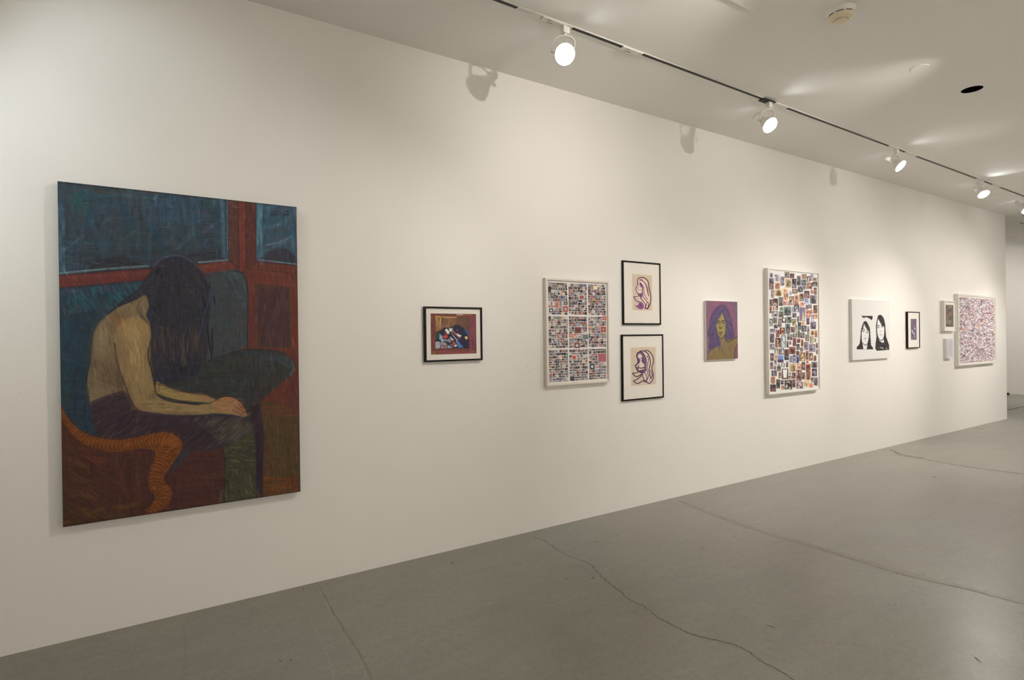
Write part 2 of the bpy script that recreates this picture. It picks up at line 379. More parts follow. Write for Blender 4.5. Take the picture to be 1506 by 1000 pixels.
bm = bmesh.new(); lathe(bm, [(HR+0.002, 0.0), (HR+0.002, 0.22), (0.0001, 0.22)], 48, cap0=False, cap1=False); link_bm('can', bm, M['cavity'], t, True)
bm = bmesh.new(); lathe(bm, [(HR+0.001, -0.0008), (HR+0.009, -0.0008), (HR+0.010, 0.0), (HR+0.001, 0.0)], 48, cap0=False, cap1=False); link_bm('trim_ring', bm, M['ceil'], t, True)
tag(t, 'round black unlit recessed opening in the white ceiling', 'recessed light')
# ------------------------------------------------------------------ large painting
def canvas_thing(name, x0, x1, z0, z1, d, edge_mat, label, cat):
    t = empty(name, (x0+(x1-x0)/2, 0, z0))
    ox, oz = (x0+x1)/2, z0
    bm = bmesh.new(); box(bm, x0-ox, x1-ox, -d, -0.002, 0, z1-z0, bevel=0.0025)
    link_bm('stretched_canvas', bm, edge_mat, t); tag(t, label, cat); return t
def wrap_art(a, t, y_extra=0.0006, **k): return a.build(k.pop('name', 'painted_surface'), t, y_extra=y_extra, **k)

d = 0.045; X0, X1, Z0, Z1 = -0.403, 0.7805, 0.615, 2.4145
BIG = canvas_thing('figure_painting', X0, X1, Z0, Z1, d, M['dark_edge'],
    'large unframed dark painting of a bare-backed seated person with long hair bent forward', 'painting')
A = Art(X0, X1, Z0, Z1, d, 430, 620, (50, 46, 48), ref=(202, 194, 183), white=.75, sat=.97)
R = A
# windows
win1 = [(80, 262), (335, 291), (336, 384), (84, 407)]
A.poly(win1, (50, 60, 68))
A.brush(win1, 420, lambda x, y: 90 if x < 230 else 60, 46, 5.5, [(40, 72, 80), (34, 64, 84), (66, 58, 60), (50, 78, 92), (70, 60, 56), (44, 62, 58), (60, 74, 88), (40, 50, 60)], 0.42, 25)
A.brush(win1, 90, 5, 60, 3, [(38, 76, 82), (66, 58, 58), (44, 84, 100), (56, 62, 54)], 0.35, 10)
A.brush([(86, 270), (240, 284), (230, 292), (86, 280)], 40, 6, 30, 2.5, [(106, 62, 44), (86, 54, 46), (40, 84, 84)], 0.6, 8)
A.brush([(105, 283), (130, 285), (130, 320), (107, 320)], 30, 90, 22, 2, [(34, 92, 82), (28, 80, 78)], 0.5, 8)
A.brush([(120, 282), (180, 285), (160, 296), (120, 292)], 20, 0, 24, 2, [(34, 96, 92)], 0.4, 8)
A.brush([(225, 285), (325, 292), (325, 330), (225, 330)], 80, 85, 26, 3.5, [(50, 78, 98), (62, 90, 110), (42, 64, 86)], 0.38, 15)
for p, w, c, al in [(([(182, 287), (205, 289), (228, 293)]), 1.6, (120, 128, 134), .6), ([(203, 291), (201, 310), (204, 350), (202, 362)], 2.4, (86, 112, 132), .5), ([(222, 300), (221, 330), (219, 370), (218, 392)], 2.6, (92, 118, 150), .55),
                    ([(227, 292), (231, 288)], 3.5, (120, 160, 200), .7), ([(247, 298), (254, 308), (250, 318)], 6, (84, 132, 176), .5), ([(92, 370), (108, 358), (122, 347)], 1.2, (120, 150, 160), .7),
                    ([(150, 330), (163, 320)], 3, (84, 124, 136), .5), ([(180, 352), (198, 340)], 1.4, (110, 124, 130), .6), ([(262, 366), (272, 357), (284, 342)], 2.0, (120, 146, 170), .6), ([(262, 364), (276, 344), (296, 322)], 1.6, (100, 130, 150), .5),
                    ([(298, 342), (318, 328)], 3, (100, 134, 164), .55), ([(240, 364), (256, 346)], 1.6, (100, 110, 122), .5), ([(300, 360), (306, 350)], 1.5, (130, 150, 164), .5), ([(283, 297), (284, 330), (286, 350)], 2, (92, 128, 156), .5), ([(290, 300), (292, 325)], 1.6, (110, 140, 160), .4)]:
    A.line(p, w*1.3, c, al*.38, 3.0)
A.brush([(86, 368), (330, 366), (334, 386), (86, 404)], 110, -3, 50, 3.5, [(46, 44, 50), (58, 58, 62), (44, 54, 60)], 0.5, 6)
A.poly([(130, 402), (140, 388), (160, 380), (180, 378), (198, 383), (207, 392), (180, 396)], (44, 42, 48), 5, True, 0.75)
A.brush([(140, 380), (205, 382), (205, 394), (140, 398)], 50, -6, 30, 1.6, [(36, 34, 40), (60, 62, 66)], 0.5, 8)
A.brush([(85, 300), (95, 300), (96, 402), (86, 404)], 50, 90, 26, 2.6, [(72, 104, 122), (84, 116, 124), (56, 84, 110)], 0.5, 6)
A.line([(326, 293), (328, 340), (330, 383)], 6, (74, 104, 120), .6, 3); A.line([(334.5, 292), (335.5, 384)], 1.6, (92, 128, 136), .7)
A.line([(86, 402), (150, 396), (218, 391)], 2.6, (106, 130, 134), .8, 1.2); A.line([(292, 386), (336, 382)], 2.0, (120, 144, 150), .8, 1.2)
A.line([(262, 378), (300, 376), (330, 381)], 3, (48, 44, 52), .7, 2)
# right wood panelling
A.poly([(335, 288), (445, 298), (445, 620), (330, 620), (300, 405), (336, 384)], (94, 50, 43))
A.poly([(335, 289), (350, 290), (351.5, 398), (336, 384)], (84, 52, 46)); A.poly([(361, 291), (376, 293), (377, 384), (363, 396)], (84, 48, 44)); A.poly([(350, 290), (361, 291), (363, 400), (351, 400)], (104, 52, 42))
A.brush([(336, 291), (350, 291), (351, 330), (336, 330)], 60, 60, 5, 1.2, [(56, 36, 36), (110, 72, 62)], 0.6, 40)
for p in ([(350, 291), (351.3, 397)], [(361, 292), (362.5, 396)], [(335.8, 290), (336, 384)], [(376, 293), (377, 384)]): A.line(p, 1.2, (50, 38, 42), .85)
win2 = [(376.5, 293), (445, 300), (445, 391), (377, 382.5)]
A.poly(win2, (52, 76, 88)); A.brush(win2, 200, lambda x, y: 90 if (x > 418 or x < 388) else -12, 24, 3.5, [(44, 82, 96), (70, 66, 74), (60, 90, 110), (80, 62, 66), (44, 74, 82), (84, 112, 130)], 0.5, 14)
A.brush([(377, 296), (386, 297), (386, 382), (378, 381)], 40, 90, 24, 2.5, [(80, 120, 136), (90, 130, 142)], 0.5, 4)
A.poly([(381, 382), (388, 377), (396, 370), (408, 365), (422, 366), (432, 374), (437, 385), (437, 389)], (52, 48, 56), 2.5, True, .9)
A.brush([(398, 309), (425, 309), (425, 318), (398, 318)], 14, -6, 18, 2, [(44, 42, 52)], 0.6, 8); A.line([(393, 360), (412, 356), (428, 348)], 2, (104, 138, 160), .6, 1.5)
A.line([(380, 382), (437, 388.5)], 1.6, (100, 136, 150), .8)
A.line([(377, 384.5), (440, 391)], 1.2, (44, 34, 40), .8); A.line([(366, 395), (380, 397), (440, 402.5)], 1.3, (54, 38, 38), .8); A.line([(377, 385), (366, 396)], 1.3, (54, 38, 38), .8)
A.line([(364, 402), (371, 414), (376, 418)], 1.2, (62, 40, 38), .6); A.line([(340, 384.5), (352, 397)], 1.2, (60, 40, 38), .6)
A.poly([(376, 420), (425.5, 425), (427, 511), (380, 509)], (70, 46, 46)); A.brush([(378, 422), (425, 427), (426, 509), (381, 507)], 120, 90, 26, 2.6, [(62, 48, 50), (82, 50, 46), (60, 42, 42), (76, 56, 54)], 0.45, 8)
A.line([(376, 420), (425.5, 424.5), (427, 511), (380, 509), (376, 420)], 2.4, (66, 54, 42), .8, smooth=False); A.line([(425, 424), (434, 417)], 1.5, (52, 38, 36), .8); A.line([(376, 418), (424, 423)], 1.2, (60, 42, 38), .7)
A.brush([(362, 400), (376, 420), (380, 512), (364, 512)], 60, 90, 40, 3, [(104, 56, 45), (84, 44, 40)], 0.4, 4); A.brush([(428, 420), (438, 420), (440, 600), (428, 600)], 60, 90, 40, 3, [(110, 48, 34), (90, 42, 34)], 0.45, 4)
A.brush([(366, 392), (440, 400), (440, 424), (372, 416)], 50, 5, 40, 3, [(110, 58, 44), (98, 50, 42)], 0.4, 4)
# rails left and centre
A.poly([(80, 405.5), (226, 394.5), (240, 410), (80, 424)], (98, 49, 43)); A.brush([(84, 406), (225, 395), (225, 411), (84, 423)], 70, -4.5, 60, 2.6, [(108, 54, 45), (80, 44, 43), (100, 54, 50)], 0.45, 3)
A.line([(84, 405.5), (226, 394.5)], 1.2, (50, 36, 42), .7); A.line([(84, 423.5), (215, 411.5)], 1.4, (60, 36, 44), .7)
A.poly([(285, 390), (336, 384), (350, 396), (302, 402)], (100, 52, 45)); A.brush([(286, 390), (336, 384), (350, 396), (302, 402)], 30, -7, 40, 2.5, [(122, 60, 48), (96, 50, 44)], 0.4, 3)
A.brush([(85, 268), (334, 292), (335, 382), (86, 402)], 260, lambda x, y: (90 if RNG.rand() < .5 else 4), 20, 1.4, [(86, 74, 76), (62, 96, 104), (40, 46, 60), (84, 112, 132), (50, 70, 66), (44, 40, 50)], 0.34, 10)
# sofa back left
sofa = [(80, 424.5), (215, 412), (240, 430), (150, 600), (128, 668), (80, 610)]
A.poly(sofa, (38, 54, 64))
A.brush(sofa, 260, lambda x, y: 60 if y < 460 else 88, 26, 3.6, [(34, 50, 68), (34, 62, 72), (46, 50, 56), (32, 46, 66), (56, 56, 54)], 0.45, 14)
A.brush(sofa, 200, lambda x, y: 70, 12, 1.3, [(44, 76, 74), (28, 34, 42), (62, 58, 54), (40, 60, 72), (52, 80, 72)], 0.45, 25)
A.brush([(88, 428), (210, 414), (190, 452), (92, 462)], 180, lambda x, y: 58, 16, 2.6, [(58, 112, 106), (46, 92, 98), (78, 100, 98), (54, 84, 92), (36, 98, 96)], 0.42, 14)
A.brush([(88, 424), (200, 416), (200, 424), (88, 438)], 40, 20, 26, 2.4, [(70, 58, 76), (64, 62, 82)], 0.5, 14)
A.brush([(88, 445), (170, 445), (160, 462), (88, 475)], 30, 40, 9, 2.0, [(110, 72, 64), (96, 60, 56), (120, 84, 90)], 0.45, 40)
A.brush([(88, 430), (104, 430), (104, 600), (90, 600)], 70, 80, 16, 2.4, [(34, 80, 80), (40, 70, 90), (38, 90, 82), (58, 56, 60)], 0.4, 16)
A.brush([(88, 540), (130, 540), (130, 640), (92, 610)], 90, 85, 20, 2.6, [(36, 40, 50), (42, 62, 70), (38, 50, 72), (56, 54, 50)], 0.5, 14)
# sofa back right
sb = [(240, 420), (304, 402), (340, 396.5), (352, 397), (360, 404), (363.5, 418), (365, 470), (364, 510), (262, 560), (230, 560)]
A.poly(sb, (58, 62, 66)); A.brush(sb, 260, lambda x, y: 90 if y > 440 else 70, 26, 3.2, [(54, 66, 70), (66, 60, 56), (50, 60, 66), (74, 62, 54), (56, 70, 68)], 0.42, 10)
A.brush([(335, 400), (356, 400), (362, 425), (363, 460), (345, 430)], 50, 65, 26, 2.2, [(80, 108, 118), (66, 84, 84), (40, 52, 64)], 0.5, 8)
A.brush([(300, 470), (364, 455), (364, 512), (300, 535)], 130, 90, 9, 2, [(92, 62, 50), (54, 72, 64), (110, 62, 50), (46, 54, 54), (62, 84, 74)], 0.5, 8)
A.line([(345, 398), (356, 402), (362.5, 413), (364.5, 440), (364, 480), (364, 512)], 1.6, (40, 38, 44), .85)
A.line([(333, 409), (341, 420), (348, 436)], 1.2, (40, 44, 56), .6); A.line([(329, 424), (335, 440), (338, 452)], 1.1, (40, 44, 54), .6); A.line([(351, 514), (362, 511)], 2.5, (120, 62, 48), .7)
# seat
seat = [(232, 558), (262, 549), (300, 533), (345, 517), (366, 513.5), (395, 515), (416, 520), (430, 530), (433, 541), (428, 552), (412, 564), (398, 576), (382, 592), (372, 606), (376, 640), (300, 640), (230, 600)]
A.poly([(360, 520), (445, 510), (445, 610), (370, 610)], (92, 48, 40)); A.brush([(385, 560), (440, 545), (440, 604), (375, 600)], 90, 90, 18, 3, [(78, 44, 38), (64, 40, 38), (96, 48, 38)], 0.5, 8)
A.poly(seat, (50, 51, 50), 1.0, True)
A.brush(seat, 260, lambda x, y: 6 if x < 380 else -8, 36, 2.8, [(44, 46, 46), (58, 56, 46), (46, 54, 58), (64, 50, 46), (44, 42, 46)], 0.42, 10, True)
A.brush([(355, 516), (415, 521), (432, 532), (430, 545), (410, 532), (360, 524)], 70, 8, 26, 2.4, [(56, 70, 84), (70, 78, 82), (48, 60, 72)], 0.5, 8); A.line([(431, 533), (432, 542), (427, 551)], 3.5, (86, 96, 96), .6, 2)
A.brush([(380, 555), (420, 545), (396, 575), (372, 600)], 50, 60, 16, 2.4, [(74, 48, 48), (60, 44, 46)], 0.5, 14)
A.line([(364, 513.5), (395, 514.5), (417, 519.5), (431, 529), (434, 541)], 1.4, (36, 36, 38), .8); A.line([(232, 559), (262, 549.5), (300, 533), (345, 517), (364, 512)], 1.4, (38, 34, 40), .6)
A.brush([(330, 535), (370, 535), (360, 575), (335, 575)], 14, 30, 8, 1.6, [(70, 72, 52)], 0.3, 30)
# floor areas under the seat
A.poly([(372, 592), (384, 590), (445, 600), (445, 770), (372, 770)], (76, 56, 36)); A.brush([(380, 592), (440, 600), (442, 726), (380, 738)], 240, lambda x, y: 2 if RNG.rand() < .6 else 88, 30, 2.4, [(88, 66, 36), (70, 62, 40), (98, 58, 34), (60, 50, 34), (66, 68, 48)], 0.42, 6)
A.brush([(382, 594), (440, 600), (440, 612), (384, 612)], 50, 4, 26, 2.4, [(116, 58, 40), (86, 48, 40)], 0.5, 6); A.brush([(384, 700), (441, 702), (442, 724), (380, 734)], 90, -6, 26, 2.4, [(140, 72, 30), (116, 60, 28), (78, 42, 26)], 0.5, 8)
A.brush([(384, 655), (412, 670), (402, 700), (384, 700)], 30, 85, 20, 2.2, [(100, 54, 38), (84, 46, 38)], 0.5, 10)
A.line([(405, 670), (413, 674), (414, 684), (404, 696), (402, 712)], 1.2, (120, 82, 52), .25); A.line([(390, 670), (410, 671), (432, 670)], 1.1, (110, 84, 52), .2)
A.poly([(366, 600), (382, 592), (388, 640), (386, 732), (374, 742)], (46, 34, 42), 3.0)
A.brush([(368, 600), (382, 594), (386, 640), (385, 730), (376, 738)], 50, 90, 40, 2.4, [(56, 44, 56), (40, 30, 40)], 0.5, 4)
# chair side and underside
side = [(80, 610), (96, 622), (118, 650), (160, 664), (205, 660), (226, 664), (226, 690), (219, 710), (226, 735), (216, 770), (80, 790)]
A.poly(side, (70, 42, 36)); A.brush(side, 240, lambda x, y: 20+(x-90)*0.12 if x < 170 else 88, 44, 3.4, [(84, 46, 34), (62, 38, 36), (94, 52, 32), (56, 40, 34), (72, 40, 34)], 0.45, 12)
A.brush([(92, 640), (130, 690), (160, 770), (94, 780)], 110, 35, 34, 3.2, [(84, 62, 32), (60, 50, 30), (104, 66, 30), (66, 46, 30)], 0.45, 10)
A.brush([(110, 665), (160, 675), (152, 692), (112, 680)], 26, 25, 30, 1.8, [(122, 58, 34)], 0.45, 6)
A.brush([(90, 752), (205, 738), (205, 762), (92, 776)], 60, -10, 30, 3, [(70, 62, 34), (112, 74, 34), (58, 52, 36)], 0.45, 12)
mid = [(225, 770), (240, 740), (255, 730), (243, 705), (270, 664), (330, 658), (330, 755)]
A.poly(mid, (72, 42, 38)); A.brush(mid, 150, -2, 44, 3, [(82, 48, 42), (62, 38, 38), (76, 40, 36), (60, 46, 40)], 0.42, 5)
A.poly([(262, 668), (283, 662), (264, 684), (241, 700)], (50, 50, 60), 2, False, .9)
# trousers
tr_ = [(131, 590), (150, 584), (172, 577), (186, 575), (196, 598), (207, 606), (262, 611.5), (345, 612), (360, 616), (371, 626), (376, 640), (377, 660), (340, 664), (328, 658), (298, 662), (272, 662), (250, 655), (180, 652), (145, 645), (136, 622)]
A.poly(tr_, (54, 42, 48), 1.0)
A.brush(tr_, 300, lambda x, y: -38 if x > 190 else (-25 if y > 605 else -12), 20, 2.2, [(66, 48, 52), (44, 34, 42), (78, 58, 60), (56, 44, 54), (48, 36, 40)], 0.5, 10)
A.brush([(280, 614), (350, 613), (372, 627), (376, 655), (340, 662), (310, 640)], 150, -40, 18, 2.2, [(76, 70, 60), (92, 90, 66), (60, 54, 52), (84, 82, 66)], 0.45, 12)
A.brush(tr_, 200, lambda x, y: -45 if x > 180 else -30, 13, 1.3, [(96, 72, 74), (84, 62, 68), (34, 26, 36), (74, 56, 66), (104, 80, 76)], 0.55, 12)
A.blob(350, 630, 24, 16, (92, 92, 68), .45); A.brush([(300, 618), (372, 622), (376, 656), (330, 664)], 90, -42, 14, 1.3, [(110, 112, 78), (90, 90, 70), (50, 46, 46)], .55, 14)
A.line([(210, 607), (262, 612), (320, 611), (347, 613), (362, 618)], 1.8, (42, 50, 84), .6, 1.2); A.line([(300, 663), (328, 657), (332, 652)], 1.6, (44, 44, 76), .6)
A.line([(136, 592), (152, 586), (175, 579), (187, 577)], 2.2, (74, 52, 58), .7)
leg = [(329, 656), (345, 648), (372, 638), (377, 650), (377.5, 700), (380, 738), (325, 748), (330, 712), (328, 680)]
A.poly(leg, (60, 58, 44), 1.0); A.brush(leg, 200, lambda x, y: 4 if y < 690 else 78, 18, 1.9, [(84, 80, 54), (44, 46, 42), (70, 72, 58), (96, 88, 54), (36, 34, 36)], 0.5, 12)
A.brush(leg, 160, lambda x, y: 8 if y < 690 else 74, 14, 1.2, [(106, 104, 70), (110, 100, 62), (30, 30, 32), (80, 86, 68)], 0.55, 14)
A.line([(329, 662), (331, 700), (329, 742)], 2, (34, 32, 38), .7); A.line([(376, 640), (377.5, 690), (378, 735)], 2, (34, 36, 50), .7); A.line([(326, 722), (322, 748)], 4, (92, 84, 52), .5, 2); A.line([(379, 722), (383, 738)], 3, (90, 84, 52), .5, 2)
# torso
torso = [(213, 433), (217, 440), (219, 450), (215, 464), (222, 480), (222, 520), (205, 600), (185, 576), (168, 578), (150, 584), (134, 590), (131, 588), (128, 570), (129, 552), (132, 535), (134, 512), (137, 492), (146, 474), (164, 458), (182, 447), (200, 441)]
A.poly(torso, (112, 94, 68), 1.2, True)
A.brush(torso, 170, lambda x, y: 70 if y > 480 else -35, 20, 3, [(122, 102, 72), (104, 84, 60), (118, 92, 66), (96, 80, 60)], 0.38, 12, True)
A.blob(150, 505, 12, 26, (128, 112, 84), .5); A.blob(158, 545, 22, 14, (102, 78, 54), .5, 30); A.blob(160, 572, 26, 6, (116, 98, 78), .55, -8); A.blob(206, 455, 10, 14, (134, 108, 88), .5); A.blob(172, 468, 18, 8, (116, 82, 56), .55, -35); A.blob(193, 452, 16, 7, (122, 102, 76), .5, -20)
A.blob(134, 520, 4, 34, (74, 62, 52), .6); A.blob(131, 575, 4, 18, (92, 74, 58), .5); A.blob(174, 528, 4, 30, (66, 54, 42), .8, -8); A.blob(176, 560, 6, 18, (80, 64, 50), .6, -10); A.line([(169, 506), (174, 530), (179, 555), (188, 575)], 2.2, (56, 44, 38), .6, 2)
A.line([(137, 492), (133, 514), (132, 535), (128.5, 552), (128, 570), (131, 588)], 1.8, (44, 42, 46), .7, 1.5); A.line([(201, 440), (182, 447), (163, 459), (146, 475), (137, 492)], 1.8, (48, 46, 52), .6, 1.5)
A.line([(208, 452), (209, 464), (217, 474)], 2.2, (60, 50, 46), .7, 1.5)
A.blob(150, 492, 9, 22, (136, 120, 90), .55, 12); A.blob(146, 535, 8, 16, (104, 88, 66), .5); A.blob(165, 556, 10, 22, (86, 68, 50), .5, -20); A.blob(186, 447, 12, 5, (136, 112, 86), .45, -25); A.blob(140, 580, 10, 10, (124, 106, 82), .35)
A.line([(205, 443), (203, 455), (208, 466), (217, 478)], 3.0, (70, 56, 50), .5, 2.5); A.line([(142, 556), (160, 562), (180, 572)], 1.6, (80, 60, 46), .4, 2)
A.brush(torso, 120, lambda x, y: 60 if x < 160 else -40, 11, 1.2, [(136, 112, 84), (92, 72, 54), (120, 88, 62), (84, 76, 62)], .3, 18, True)
# far forearm
fa = [(229, 563), (234, 562), (250, 570), (275, 577), (298, 579), (308, 583), (317, 587), (308, 592), (290, 591), (262, 588), (240, 582), (229, 576)]
A.poly(fa, (140, 116, 70), 1.0, True); A.brush(fa, 50, 10, 26, 2, [(156, 130, 82), (124, 98, 62)], 0.4, 6, True); A.line([(229, 564), (240, 567), (262, 575), (285, 579), (303, 581), (316, 587)], 1.3, (60, 36, 34), .7); A.line([(228, 570), (231, 563)], 1.6, (150, 70, 44), .6)
A.blob(303, 586, 10, 4, (146, 98, 74), .7, 10)
# near arm
arm = [(168, 500), (170, 486), (178, 474), (192, 467), (206, 468), (216, 476), (221, 488), (222, 500), (218, 516), (219, 532), (223, 548), (227, 566), (229, 578), (240, 587), (262, 592), (290, 595), (314, 592), (326, 585), (338, 584), (350, 590), (359, 600), (363, 609), (357, 613), (345, 610),
       (320, 608), (290, 610), (258, 610), (232, 608), (212, 605), (200, 600), (193, 588), (184, 566), (176, 545), (171, 522)]
A.poly(arm, (134, 110, 72), 1.2, True)
A.brush(arm, 260, lambda x, y: 82 if y < 575 else 3, 24, 2.6, [(146, 120, 78), (124, 100, 68), (140, 110, 72), (116, 94, 66)], 0.36, 8, True)
A.blob(193, 486, 15, 13, (166, 132, 84), .7); A.blob(200, 512, 9, 22, (154, 128, 84), .5); A.blob(184, 530, 5, 36, (112, 88, 62), .5, -6); A.blob(214, 520, 4, 22, (112, 92, 64), .45); A.brush(arm, 130, lambda x, y: 84 if y < 575 else 4, 12, 1.1, [(168, 138, 92), (104, 82, 58), (140, 98, 66), (100, 92, 70)], .3, 10, True); A.blob(203, 530, 7, 38, (150, 128, 86), .5); A.blob(212, 486, 7, 13, (150, 114, 78), .45); A.blob(176, 475, 8, 6, (146, 92, 58), .5, -40); A.blob(174, 520, 4, 30, (108, 78, 58), .55); A.blob(188, 570, 6, 26, (112, 86, 60), .55, -15)
A.blob(223, 545, 4, 30, (96, 84, 66), .5); A.blob(226, 582, 8, 8, (92, 80, 60), .55); A.blob(262, 608, 40, 3, (96, 72, 56), .5); A.blob(210, 600, 14, 6, (118, 92, 66), .5, 15); A.blob(280, 601, 40, 5, (140, 116, 78), .5); A.blob(240, 594, 20, 4, (150, 124, 82), .4, 10)
A.line([(222, 500), (218, 516), (219, 533), (224, 550), (228, 570), (230, 579), (243, 588), (265, 592.5), (292, 595)], 1.8, (44, 34, 36), .8, 1.2); A.line([(169, 505), (172, 528), (177, 546), (185, 568), (194, 590), (202, 601), (215, 606), (258, 611.5), (300, 611)], 1.6, (54, 38, 40), .7, 1.2)
A.line([(222, 510), (221, 524)], 3, (120, 66, 46), .6, 1.5)
hand = [(312, 593), (326, 585), (338, 583.5), (350, 589), (359, 600), (363.5, 609), (357, 613), (347, 610), (334, 608), (318, 606)]
A.poly(hand, (146, 104, 70), 1.0, True, .8); A.brush(hand, 50, 10, 14, 1.8, [(160, 118, 82), (126, 84, 58)], 0.4, 14, True)
A.line([(330, 586), (342, 587), (352, 595), (362, 607)], 2.4, (146, 84, 52), .7, 1.2); A.line([(344, 596), (352, 602), (361, 609)], 1.0, (74, 42, 38), .8); A.line([(342, 602), (350, 607), (357, 612)], 1.0, (74, 42, 38), .8); A.line([(340, 590), (350, 594), (357, 601)], 1.0, (82, 46, 40), .7)
A.blob(346, 592, 4, 3, (178, 132, 94), .6); A.line([(326, 584.5), (339, 582.8), (351, 588.5), (360, 599), (364, 609)], 1.1, (60, 30, 30), .8)
# hair
hair = [(238, 380), (252, 376.5), (266, 377), (280, 384), (294, 395), (303, 408), (308, 425), (309, 450), (307, 475), (306, 500), (304, 522), (298, 541), (284, 553), (262, 561), (248, 567), (236, 564), (229, 556), (225, 540), (222, 520), (222, 488), (219, 466), (219, 450), (217.5, 438), (213, 433),
        (205, 437), (190, 445), (172, 452), (158, 462), (172, 448), (188, 436), (202, 425), (213, 411), (224, 394)]
A.poly(hair, (47, 45, 52), 1.4)
A.brush(hair, 420, lambda x, y: (-42 if x < 222 else (-60 if (x < 245 and y < 420) else (62 if (x > 275 and y < 430) else 90))), 34, 1.8, [(40, 38, 46), (56, 56, 66), (50, 52, 64), (62, 56, 58), (34, 34, 44), (58, 60, 58)], 0.5, 8)
A.brush([(262, 385), (300, 405), (306, 450), (270, 430)], 60, 55, 30, 2.0, [(66, 58, 50), (58, 46, 52), (56, 60, 56)], 0.4, 8)
A.brush([(225, 480), (300, 480), (300, 535), (228, 545)], 80, 88, 34, 1.5, [(88, 66, 52), (96, 72, 46), (66, 60, 60), (74, 56, 50)], 0.5, 7)
A.brush([(226, 520), (300, 525), (290, 552), (240, 564), (230, 556)], 110, 80, 18, 1.8, [(34, 34, 54), (30, 30, 46), (40, 40, 60)], 0.55, 14)
for p in ([(240, 472), (238, 500), (246, 524)], [(252, 488), (250, 510), (254, 530)], [(268, 490), (270, 515), (264, 538)], [(276, 495), (276, 520)], [(286, 498), (284, 520)]): A.line(p, 1.2, (120, 84, 46), .5, taper=True)
for p in ([(227, 402), (234, 396), (229, 408)], [(236, 404), (239, 412)], [(308, 416), (309, 428)], [(297, 434), (300, 446), (303, 452)], [(314, 434), (317, 448)], [(305, 478), (307, 500), (310, 520)], [(312, 480), (312, 510), (311, 530)], [(225, 452), (228, 460)]): A.line(p, 2.0, (22, 20, 28), .8, taper=True)
A.line([(309, 432), (306, 446), (300, 462), (297, 480), (292, 496)], 1.8, (60, 66, 110), .6, 1.2); A.line([(226, 393), (236, 382), (252, 376), (268, 377), (282, 385)], 2.0, (74, 76, 104), .7, 1.4); A.line([(286, 389), (300, 402), (306, 416)], 1.6, (76, 66, 78), .6, 1.2)
A.line([(162, 459), (178, 449), (192, 443), (206, 436), (213, 432.5)], 1.6, (40, 38, 46), .7)
# wicker arm
wick = [(80, 592), (90, 594), (97, 608), (106, 621), (118, 632), (132, 639), (150, 644), (175, 645.5), (200, 643), (222, 637), (240, 634.5), (254, 637), (265, 645), (269, 653), (266, 664), (258, 677), (249, 690), (241, 702), (243, 711), (250, 717), (253, 727), (250, 738), (241, 747), (231, 753), (222, 764), (212, 768),
        (215, 750), (223, 741), (228, 735), (226, 727), (219, 718), (217, 706), (220, 690), (227, 676), (229, 667), (222, 661), (204, 660.5), (186, 665), (163, 665), (140, 662), (120, 652), (106, 640), (95, 624), (80, 606)]
A.poly(wick, (112, 62, 28), 1.2)
cl = catmull([(84, 600), (96, 618), (110, 636), (132, 650), (160, 655), (190, 654), (215, 649), (240, 648), (252, 656), (247, 670), (238, 684), (230, 700), (230, 714), (238, 726), (238, 738), (226, 750), (218, 762)], 10)
_, wm = A.poly_mask(wick, 1.0); keep = A.img.copy()
s_ = 0
for i in range(2, len(cl)-2):
    s_ += np.hypot(*(cl[i]-cl[i-1]))
    if s_ < RNG.uniform(3.2, 5.0): continue
    s_ = 0; t_ = cl[i+1]-cl[i-1]; t_ /= np.hypot(*t_); nn = np.array([-t_[1], t_[0]]); hw = 11 if i < 90 else 14
    c0 = cl[i]; k = RNG.uniform(-1.2, 1.2); cur = [c0-nn*hw+t_*(3+k), c0+t_*(-1), c0+nn*hw+t_*(3-k)]
    A.line([q+t_*1.6 for q in cur], 2.2, (150+RNG.randint(-18, 14), 84, 34), .42, 1.6); A.line(cur, 1.3, (64, 36, 24), .62, 1.2)
slm, wm = A.poly_mask(wick, 1.2); full = np.zeros(A.PX.shape); full[slm] = wm; A.img = keep*(1-full[..., None])+A.img*full[..., None]
A.brush(wick, 60, 20, 9, 1.4, [(86, 48, 26), (140, 80, 34), (70, 40, 26)], .4, 60)
for q_ in cl[::6]: A.blob(q_[0]+1, q_[1]+8, 7, 3, (62, 34, 22), .35)
slm, wm = A.poly_mask(wick, 1.2); full = np.zeros(A.PX.shape); full[slm] = wm; A.img = keep*(1-full[..., None])+A.img*full[..., None]
A.blob(252, 650, 13, 9, (176, 100, 40), .3); A.blob(150, 660, 40, 4, (84, 46, 24), .5); A.blob(110, 646, 20, 4, (80, 44, 24), .5, 40)
A.line([(90, 596), (106, 621), (132, 639.5), (175, 646), (222, 637.5), (242, 634.5), (256, 638), (268, 650), (264, 668), (242, 701)], 1.2, (44, 30, 34), .7); A.line([(92, 626), (120, 653), (163, 666), (204, 661), (226, 664), (226, 680), (218, 706), (227, 730), (214, 756)], 1.3, (44, 34, 44), .6)
A.line([(84.5, 268), (92, 772)], 1.6, (34, 62, 44), .8); A.line([(84, 268.5), (200, 280), (437, 305)], 1.8, (38, 44, 40), .7, 1.4); A.line([(93, 773), (442, 723)], 1.2, (34, 26, 28), .7); A.line([(437, 305), (442, 724)], 1.4, (46, 34, 60), .7)
def flow(x, y):
    if y < 400 and x < 335: return 90 if RNG.rand() < .5 else 0
    if 90 < x < 215 and y < 470: return 62
    if 130 < x < 232 and 440 < y < 590: return 82
    if 200 < x < 365 and 575 < y < 612: return 4
    if 130 < x < 378 and 612 <= y < 665: return -38
    if x > 322 and x < 380 and y >= 665: return 10
    if x > 362: return 90
    return 90 if RNG.rand() < .55 else 2
A.impasto(5200, flow, 12, 1.1, .42, .55, 12)
